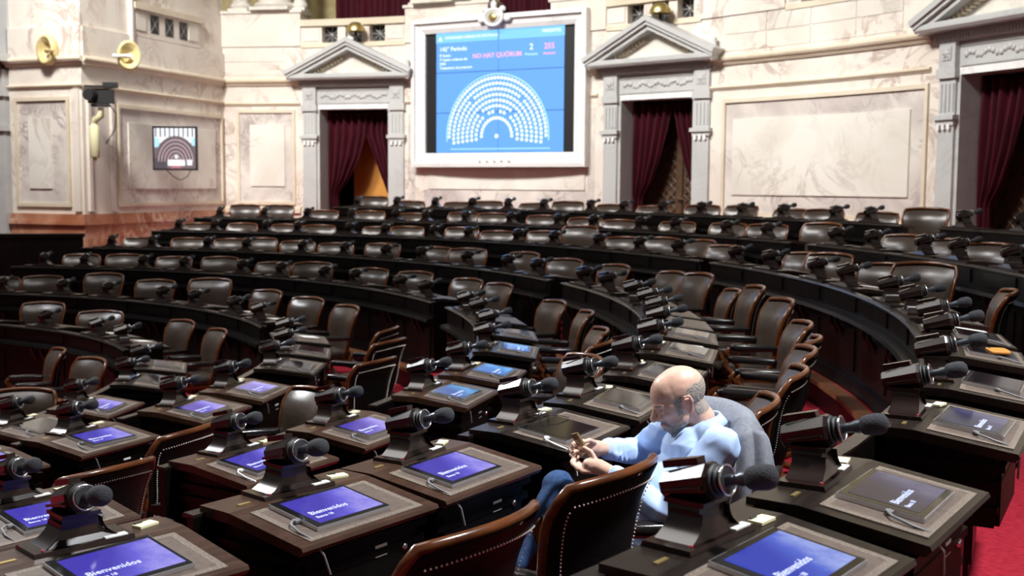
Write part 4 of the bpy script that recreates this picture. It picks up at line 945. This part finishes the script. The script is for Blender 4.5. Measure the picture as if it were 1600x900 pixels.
# left hand (near): palm up under the phone, thumb over it
pL = mp(.300, 3.965, -.985)
prims += [('c', [wrL, pL + Vector((.01, -.005, 0)), pL + Vector((-.024, .012, .004))], [.027, .031, .028]), ('e', pL, (.040, .028, .030))]
for k, (dx, dy) in enumerate(((-.020, .026), (-.024, .008), (-.022, -.010), (-.014, -.026))):
    b0 = pL + Vector((dx - .01, dy * .6, -.008 + .010 * (k - 1.5) * -.6)); l = (.9, 1.0, .95, .78)[k]
    prims.append(finger(b0, [(-.038 * l, .012, -.002), (-.058 * l, .036 * l, .012), (-.048 * l, .055 * l, .026)]))
prims.append(finger(pL + Vector((.0, .004, .022)), [(-.020, .012, .032), (-.044, .024, .044)], .0098))
def skdisp(co): return .0006 * noise.noise(co * 60)
body = organic('body', prims, .0030, 'skin', man, 9, skdisp)
def hair_w(q):
    if q.length > .16 or (abs(q.y) > .081 and -.05 < q.z < .035): return 0
    top = (.060 if q.x < -.04 else .060 - .42 * (q.x + .04)) + .006 * noise.noise(q * 40)
    a = (top - q.z) / .018; b = (.046 - q.x) / .014; c = (q.z + .085) / .015
    if q.x > -.035: c = min(c, (q.z + .055) / .012)
    if -.035 < q.x < .012: c = min(c, (q.z + .012) / .02)
    return max(0, min(a, b, c))
ca = body.data.color_attributes.new('tint', 'FLOAT_COLOR', 'POINT'); HI = HMx.transposed()
for i, v in enumerate(body.data.vertices):
    q = (HI @ (v.co - hc)) / hs; c = (.5, .3, .25); a = 0
    if q.length < .17:
        bd = 0
        if q.z < -.045 and q.x > -.005 and not (q.x > .082 and -.083 < q.z < -.060 and abs(q.y) < .02): bd = min(1, (-.045 - q.z) / .02) * min(1, (q.x + .005) / .03)
        if -.062 < q.z < -.045 and q.x > .07 and abs(q.y) < .032: bd = max(bd, .8)
        if bd > 0: c = (.30, .25, .22) if q.x < .05 else (.22, .19, .175); a = .62 * bd * (.75 + .5 * noise.noise(v.co * 150))
        elif q.x > .085 and -.083 < q.z < -.058: c = (.45, .2, .17); a = .5
        elif hair_w(q) > 0: c = (.36, .31, .27); a = .75 * min(1, hair_w(q)) * (.8 + .4 * noise.noise(v.co * 120))
        elif abs(q.y) > .08 and q.length < .115: c = (.66, .30, .24); a = .5
        elif q.x > .1: c = (.62, .32, .25); a = .35
    ca.data[i].color = (*c, max(0, min(1, a)))
# hair: short grey shell over the sides and back of the head, eyebrows
def shell(src, mask, off, name, m, jit):
    me = src.data; keep = [p for p in me.polygons if all(mask((HI @ (me.vertices[i].co - hc)) / hs) for i in p.vertices)]
    idx = {}; vv = []; ff = []
    for p in keep:
        f = []
        for i in p.vertices:
            if i not in idx: idx[i] = len(vv); v = me.vertices[i]; vv.append(v.co + v.normal * (off + jit * noise.noise(v.co * 220)))
            f.append(idx[i])
        ff.append(tuple(f))
    mb = MB(); mb.add(vv, ff, True); o = mb.build(name, m, man); o.matrix_parent_inverse = man.matrix_world.inverted(); return o
def hairmask(q): return hair_w(q) > .75
shell(body, hairmask, .0012, 'hair', 'hair', .0012)
shell(body, lambda q: q.length < .16 and q.x > .07 and .011 < q.z < .019 and .014 < abs(q.y) < .05, .0018, 'eyebrow', 'hair', .001)
shell(body, lambda q: q.length < .16 and q.x > .015 and -.128 < q.z < -.062 - .25 * abs(q.y) and not (q.x > .066 and q.z > -.088 and abs(q.y) < .03), .0012, 'beard', 'hair', .0012)
shell(body, lambda q: q.length < .16 and q.x > .078 and -.060 < q.z < -.046 and abs(q.y) < .036, .0012, 'moustache', 'hair', .001)
# closed eyelid lines
for s in (1, -1): MB().tube([hp(.0885, s * .018, -.006), hp(.0925, s * .031, -.010), hp(.0865, s * .045, -.007)], .0016, 6).build('eyelash', 'hair', man).matrix_parent_inverse = man.matrix_world.inverted()
# shirt
latv = (shR - shL).normalized(); fv = Vector((-.97, -.25, 0)); TM = Matrix((fv, latv, Vector((0, 0, 1)))).transposed()
cuffL = wrL.lerp(elL, .14); cuffR = wrR.lerp(elR, .10)
sp = [('e', mp(.652, 4.0, -1.02), (.125, .185, .19), TM), ('e', mp(.635, 3.995, -.94), (.10, .17, .11), TM), ('e', mp(.56, 3.975, -1.20), (.185, .19, .19), TM), ('e', mp(.59, 3.985, -1.08), (.16, .185, .15), TM), ('e', mp(.60, 3.985, -1.33), (.15, .175, .12), TM),
      ('c', [shL + Vector((.01, .02, -.005)), mp(.68, 4.0, -.888), shR + Vector((0, -.02, -.005))], [.062, .075, .062]),
      ('c', [neckb + Vector((.01, 0, -.02)), mp(.665, 4.0, -.95)], [.074, .10]),
      ('c', [shL, shL.lerp(elL, .5) + Vector((.01, -.008, -.008)), elL + Vector((.008, -.006, -.012)), elL.lerp(wrL, .5) + Vector((0, 0, -.006)), cuffL], [.072, .068, .062, .052, .040]),
      ('c', [shR, shR.lerp(elR, .5), elR, elR.lerp(wrR, .5) + Vector((0, 0, -.006)), cuffR], [.070, .064, .058, .050, .040])]
for k in range(7):                                         # hanging folds below the arm and on the sleeve
    a = shL.lerp(elL, .12 + .12 * k); b2 = a + Vector((-.05 + .01 * k, -.055, -.045)); c2 = a + Vector((.045, -.045, .035))
    sp.append(('c', [b2, (b2 + c2) / 2 + Vector((0, -.012, 0)), c2], [.006, .010, .006]))
    a = elR.lerp(wrR, .1 + .12 * k); sp.append(('c', [a + Vector((0, -.045, .02)), a + Vector((.012, -.050, -.012)), a + Vector((.02, -.04, -.036))], [.005, .008, .005]))
for k in range(6):
    a = mp(.66 - .02 * k, 3.83, -.98 - .05 * k); b2 = mp(.56 - .014 * k, 3.86, -1.04 - .055 * k); sp.append(('c', [a, (a + b2) / 2 + Vector((0, -.01, .012)), b2], [.008, .012, .008]))
def shdisp(co):
    r1 = .5 - abs(noise.noise(Vector((co.x * 8 + co.z * 5, co.y * 7, co.z * 11)))) * 1.6; r2 = .5 - abs(noise.noise(Vector((co.x * 15 - co.z * 9, co.y * 13, co.z * 18 + 4)))) * 1.6
    return .008 * r1 + .004 * r2
shirt = organic('shirt', sp, .0065, 'shirt', man, 3, shdisp)
# collar, placket, cuffs as cloth pieces
col = MB(); n = 26; nb = hp(-.045, 0, -.125); ax = (neckb - hp(-.04, 0, -.06)).normalized()
e1 = (fv - ax * fv.dot(ax)).normalized(); e2_ = ax.cross(e1)
rings = []
for (k, r_) in ((-.026, .078), (-.030, .083), (.012, .103), (.016, .098)):
    ring = []
    for j in range(n + 1):
        a = .22 + (2 * math.pi - .44) * j / n; drop = .055 * max(0, math.cos(a)) ** 2
        ring.append(nb + ax * (k + (drop if k > 0 else drop * .4)) + (e1 * math.cos(a) + e2_ * math.sin(a)) * (r_ + (.012 * max(0, math.cos(a)) if k > 0 else 0)))
    rings.append(ring)
v = [p for r_ in rings for p in r_]; f = []
for i in range(4):
    for j in range(n): q = ((i + 1) % 4) * (n + 1); f.append((i * (n + 1) + j, i * (n + 1) + j + 1, q + j + 1, q + j))
col.add(v, f, True); c_ = col.build('collar', 'shirt', shirt)
# trousers
hipL, knL, anL = mp(.60, 3.90, -1.37), mp(.20, 3.95, -1.36), mp(.18, 3.93, -1.68)
hipR, knR, anR = mp(.58, 4.06, -1.36), mp(.175, 4.19, -1.115), mp(.02, 4.05, -1.36)
tr = [('e', mp(.60, 3.98, -1.36), (.15, .18, .10), TM), ('c', [hipL, knL, anL], [.095, .068, .052]), ('c', [hipR, hipR.lerp(knR, .5), knR, anR], [.092, .08, .066, .050])]
trousers = organic('trousers', tr, .009, 'jeans', man, 3, lambda co: .004 * noise.noise(co * 18))
for a, d in ((anL, (-1, 0, -.1)), (anR, (-.5, -.3, -.8))):
    d = Vector(d).normalized(); organic('shoe', [('c', [a - Vector((0, 0, .04)), a - Vector((0, 0, .055)) + d * .09, a - Vector((0, 0, .06)) + d * .18], [.05, .045, .036])], .008, 'shoe', man, 2)
# phone in the hands
pho = empty('phone', ph, 0, 'gold-edged mobile phone held in both hands of the seated man', 'phone')
pm = Matrix(((-.62, .30, .72), (.18, .95, -.24), (-.76, -.02, -.65))); fx = Vector((-.50, .12, .86)).normalized(); fz = Vector((-.78, -.36, -.50)); fz = (fz - fx * fz.dot(fx)).normalized(); fy = fz.cross(fx)
pho.rotation_euler = Matrix((fx, fy, fz)).transposed().to_euler()
MB().box(-.078, .078, -.037, .037, -.0045, .0035).build('case', 'phone', pho); MB().box(-.074, .074, -.034, .034, -.0055, -.0045).build('screen', 'scr_off', pho)
MB().box(-.079, .079, -.038, .038, -.003, .001).build('edge_band', 'brass', pho)
# his chair and the jacket over it
mr, mth = rt(.50 * SM, 4.035 * SM)
mc = chair(3, mr, mth, 14, 'swivel chair the man sits on, grey jacket over its back', None, True, 1.03)
jk = MB(); cm = Matrix.Translation(mc.location) @ Matrix.Rotation(R_(14), 4, 'Z') @ Matrix.Scale(1.03, 4, Vector((0, 0, 1)))
def jf(u, v):
    U = (2 * u - 1) * 1.10; s = v
    if s < .25: p = Bk(U, .62 + .38 * s / .25, -.055 - .01 * math.sin(u * 17))
    elif s < .35: t = (s - .25) / .10; p = Bk(U, 1.0, -.055 + .12 * t); p.z += .05 * math.sin(math.pi * t) + .012
    else: t = (s - .35) / .65; p = Bk(U, 1.0 - .95 * t, .062 + .03 * t + .016 * math.sin(u * 24 + 2 * t) * t + .01 * math.sin(u * 11 + 5 * t)); p.y *= 1 + .04 * t
    if abs(U) > .8: p.z -= .05 * (abs(U) - .8) / .3
    return cm @ p
jk.grid(jf, 44, 40); jo = jk.build('jacket', 'jacket'); md = jo.modifiers.new('t', 'SOLIDIFY'); md.thickness = .012; md.offset = 0
tag(jo, 'light grey suit jacket draped over the chair back behind the seated man', 'jacket')
def jside(sg):
    def f(u, v):
        p = Bk(sg * 1.0, 1.0 - .92 * v, 0); w_ = .10 + .10 * v
        x = -.07 + (.15 + .10 * v) * u; fold = .022 * math.sin(u * 15 + 2 * v) * (.4 + v)
        top = Bk(sg * 1.0, 1.0); bl = min(1, v * 3)
        return cm @ Vector((top.x * (1 - .75 * v) + (p.x) * .75 * v + x, sg * (abs(p.y) * .25 + abs(top.y) * .75 + .035 + .05 * bl + .02 * v) + fold, p.z + .045 * (1 - v) * (1 - (2 * u - 1) ** 2)))
    return f
for sg_ in (-1, 1):
    q_ = MB().grid(jside(sg_), 24, 26).build('jacket_sleeve', 'jacket', jo); md = q_.modifiers.new('t', 'SOLIDIFY'); md.thickness = .02; md.offset = 0

# ------------------------------------------------------------------ loose things on desks
def on_desk(row, th, x, y, up=.004): return (Matrix.Translation(pol(RR[row], th, FL[row])) @ Matrix.Rotation(R_(th), 4, 'Z')) @ Vector((x, y, sl(x) + up))
g = empty('eyeglasses', on_desk(3, -28.4, .125, .02, .006), R_(-50), 'black-rimmed eyeglasses lying on the desk before the seated man', 'eyeglasses')
for s in (-1, 1):
    MB().tube([(s * .035 + .028 * math.cos(a), .0, .022 + .021 * math.sin(a)) for a in [k * math.pi / 10 for k in range(21)]], .0022, 6).build('lens_rim', 'rubber', g)
    MB().tube([(s * .063, 0, .03), (s * .066, .06, .022), (s * .064, .12, .004)], .002, 6).build('temple', 'rubber', g)
MB().tube([(-.008, 0, .026), (0, 0, .03), (.008, 0, .026)], .002, 6).build('bridge', 'rubber', g)
wl = empty('wallet', on_desk(2, -19.0, .30, -.02, .022), R_(-10), 'orange phone case lying on a black tablet, beside the red carpet aisle', 'phone case')
MB().loft([sq(0, 0, .05, .085, 0, 20, 5), sq(0, 0, .052, .088, .006, 20, 5), sq(0, 0, .05, .085, .012, 20, 5)]).build('cover', 'orange', wl)
MB().lathe([(.008, .012), (.007, .014)], 10, Matrix.Translation((-.03, .06, 0))).build('camera_lens', 'rubber', wl)
rnd = random.Random(5)
for row, th in ((2, -15.1), (3, -13.1), (5, 36.2), (5, 29.0), (6, 43.5), (6, 34.2), (4, 39.3), (3, 24.7), (5, 14.6), (2, 11.2), (2, -.8 + 1.6), (4, 64.9), (4, 51.2)):
    i = [k for k, q in enumerate(DESK[row]) if abs(q - th) < .2]
    if not i: continue
    o = MB().box(-.09, .09, -.065, .065, 0, .0025).build('paper_sheets', 'paper'); o.location = on_desk(row, th, .26, .08, .006); o.rotation_euler = (Matrix.Rotation(R_(th), 3, 'Z') @ Matrix.Rotation(slope, 3, 'Y') @ Matrix.Rotation(rnd.uniform(-.5, .5), 3, 'Z')).to_euler()
    if (row, th) in LIT: o.location = on_desk(row, th, .26, .245, .006); o.scale = (1, .5, 1)
    tag(o, 'loose white papers on desk, ' + place(row, i[0], th, DESK[row])[0], 'papers', 'papers on desks')
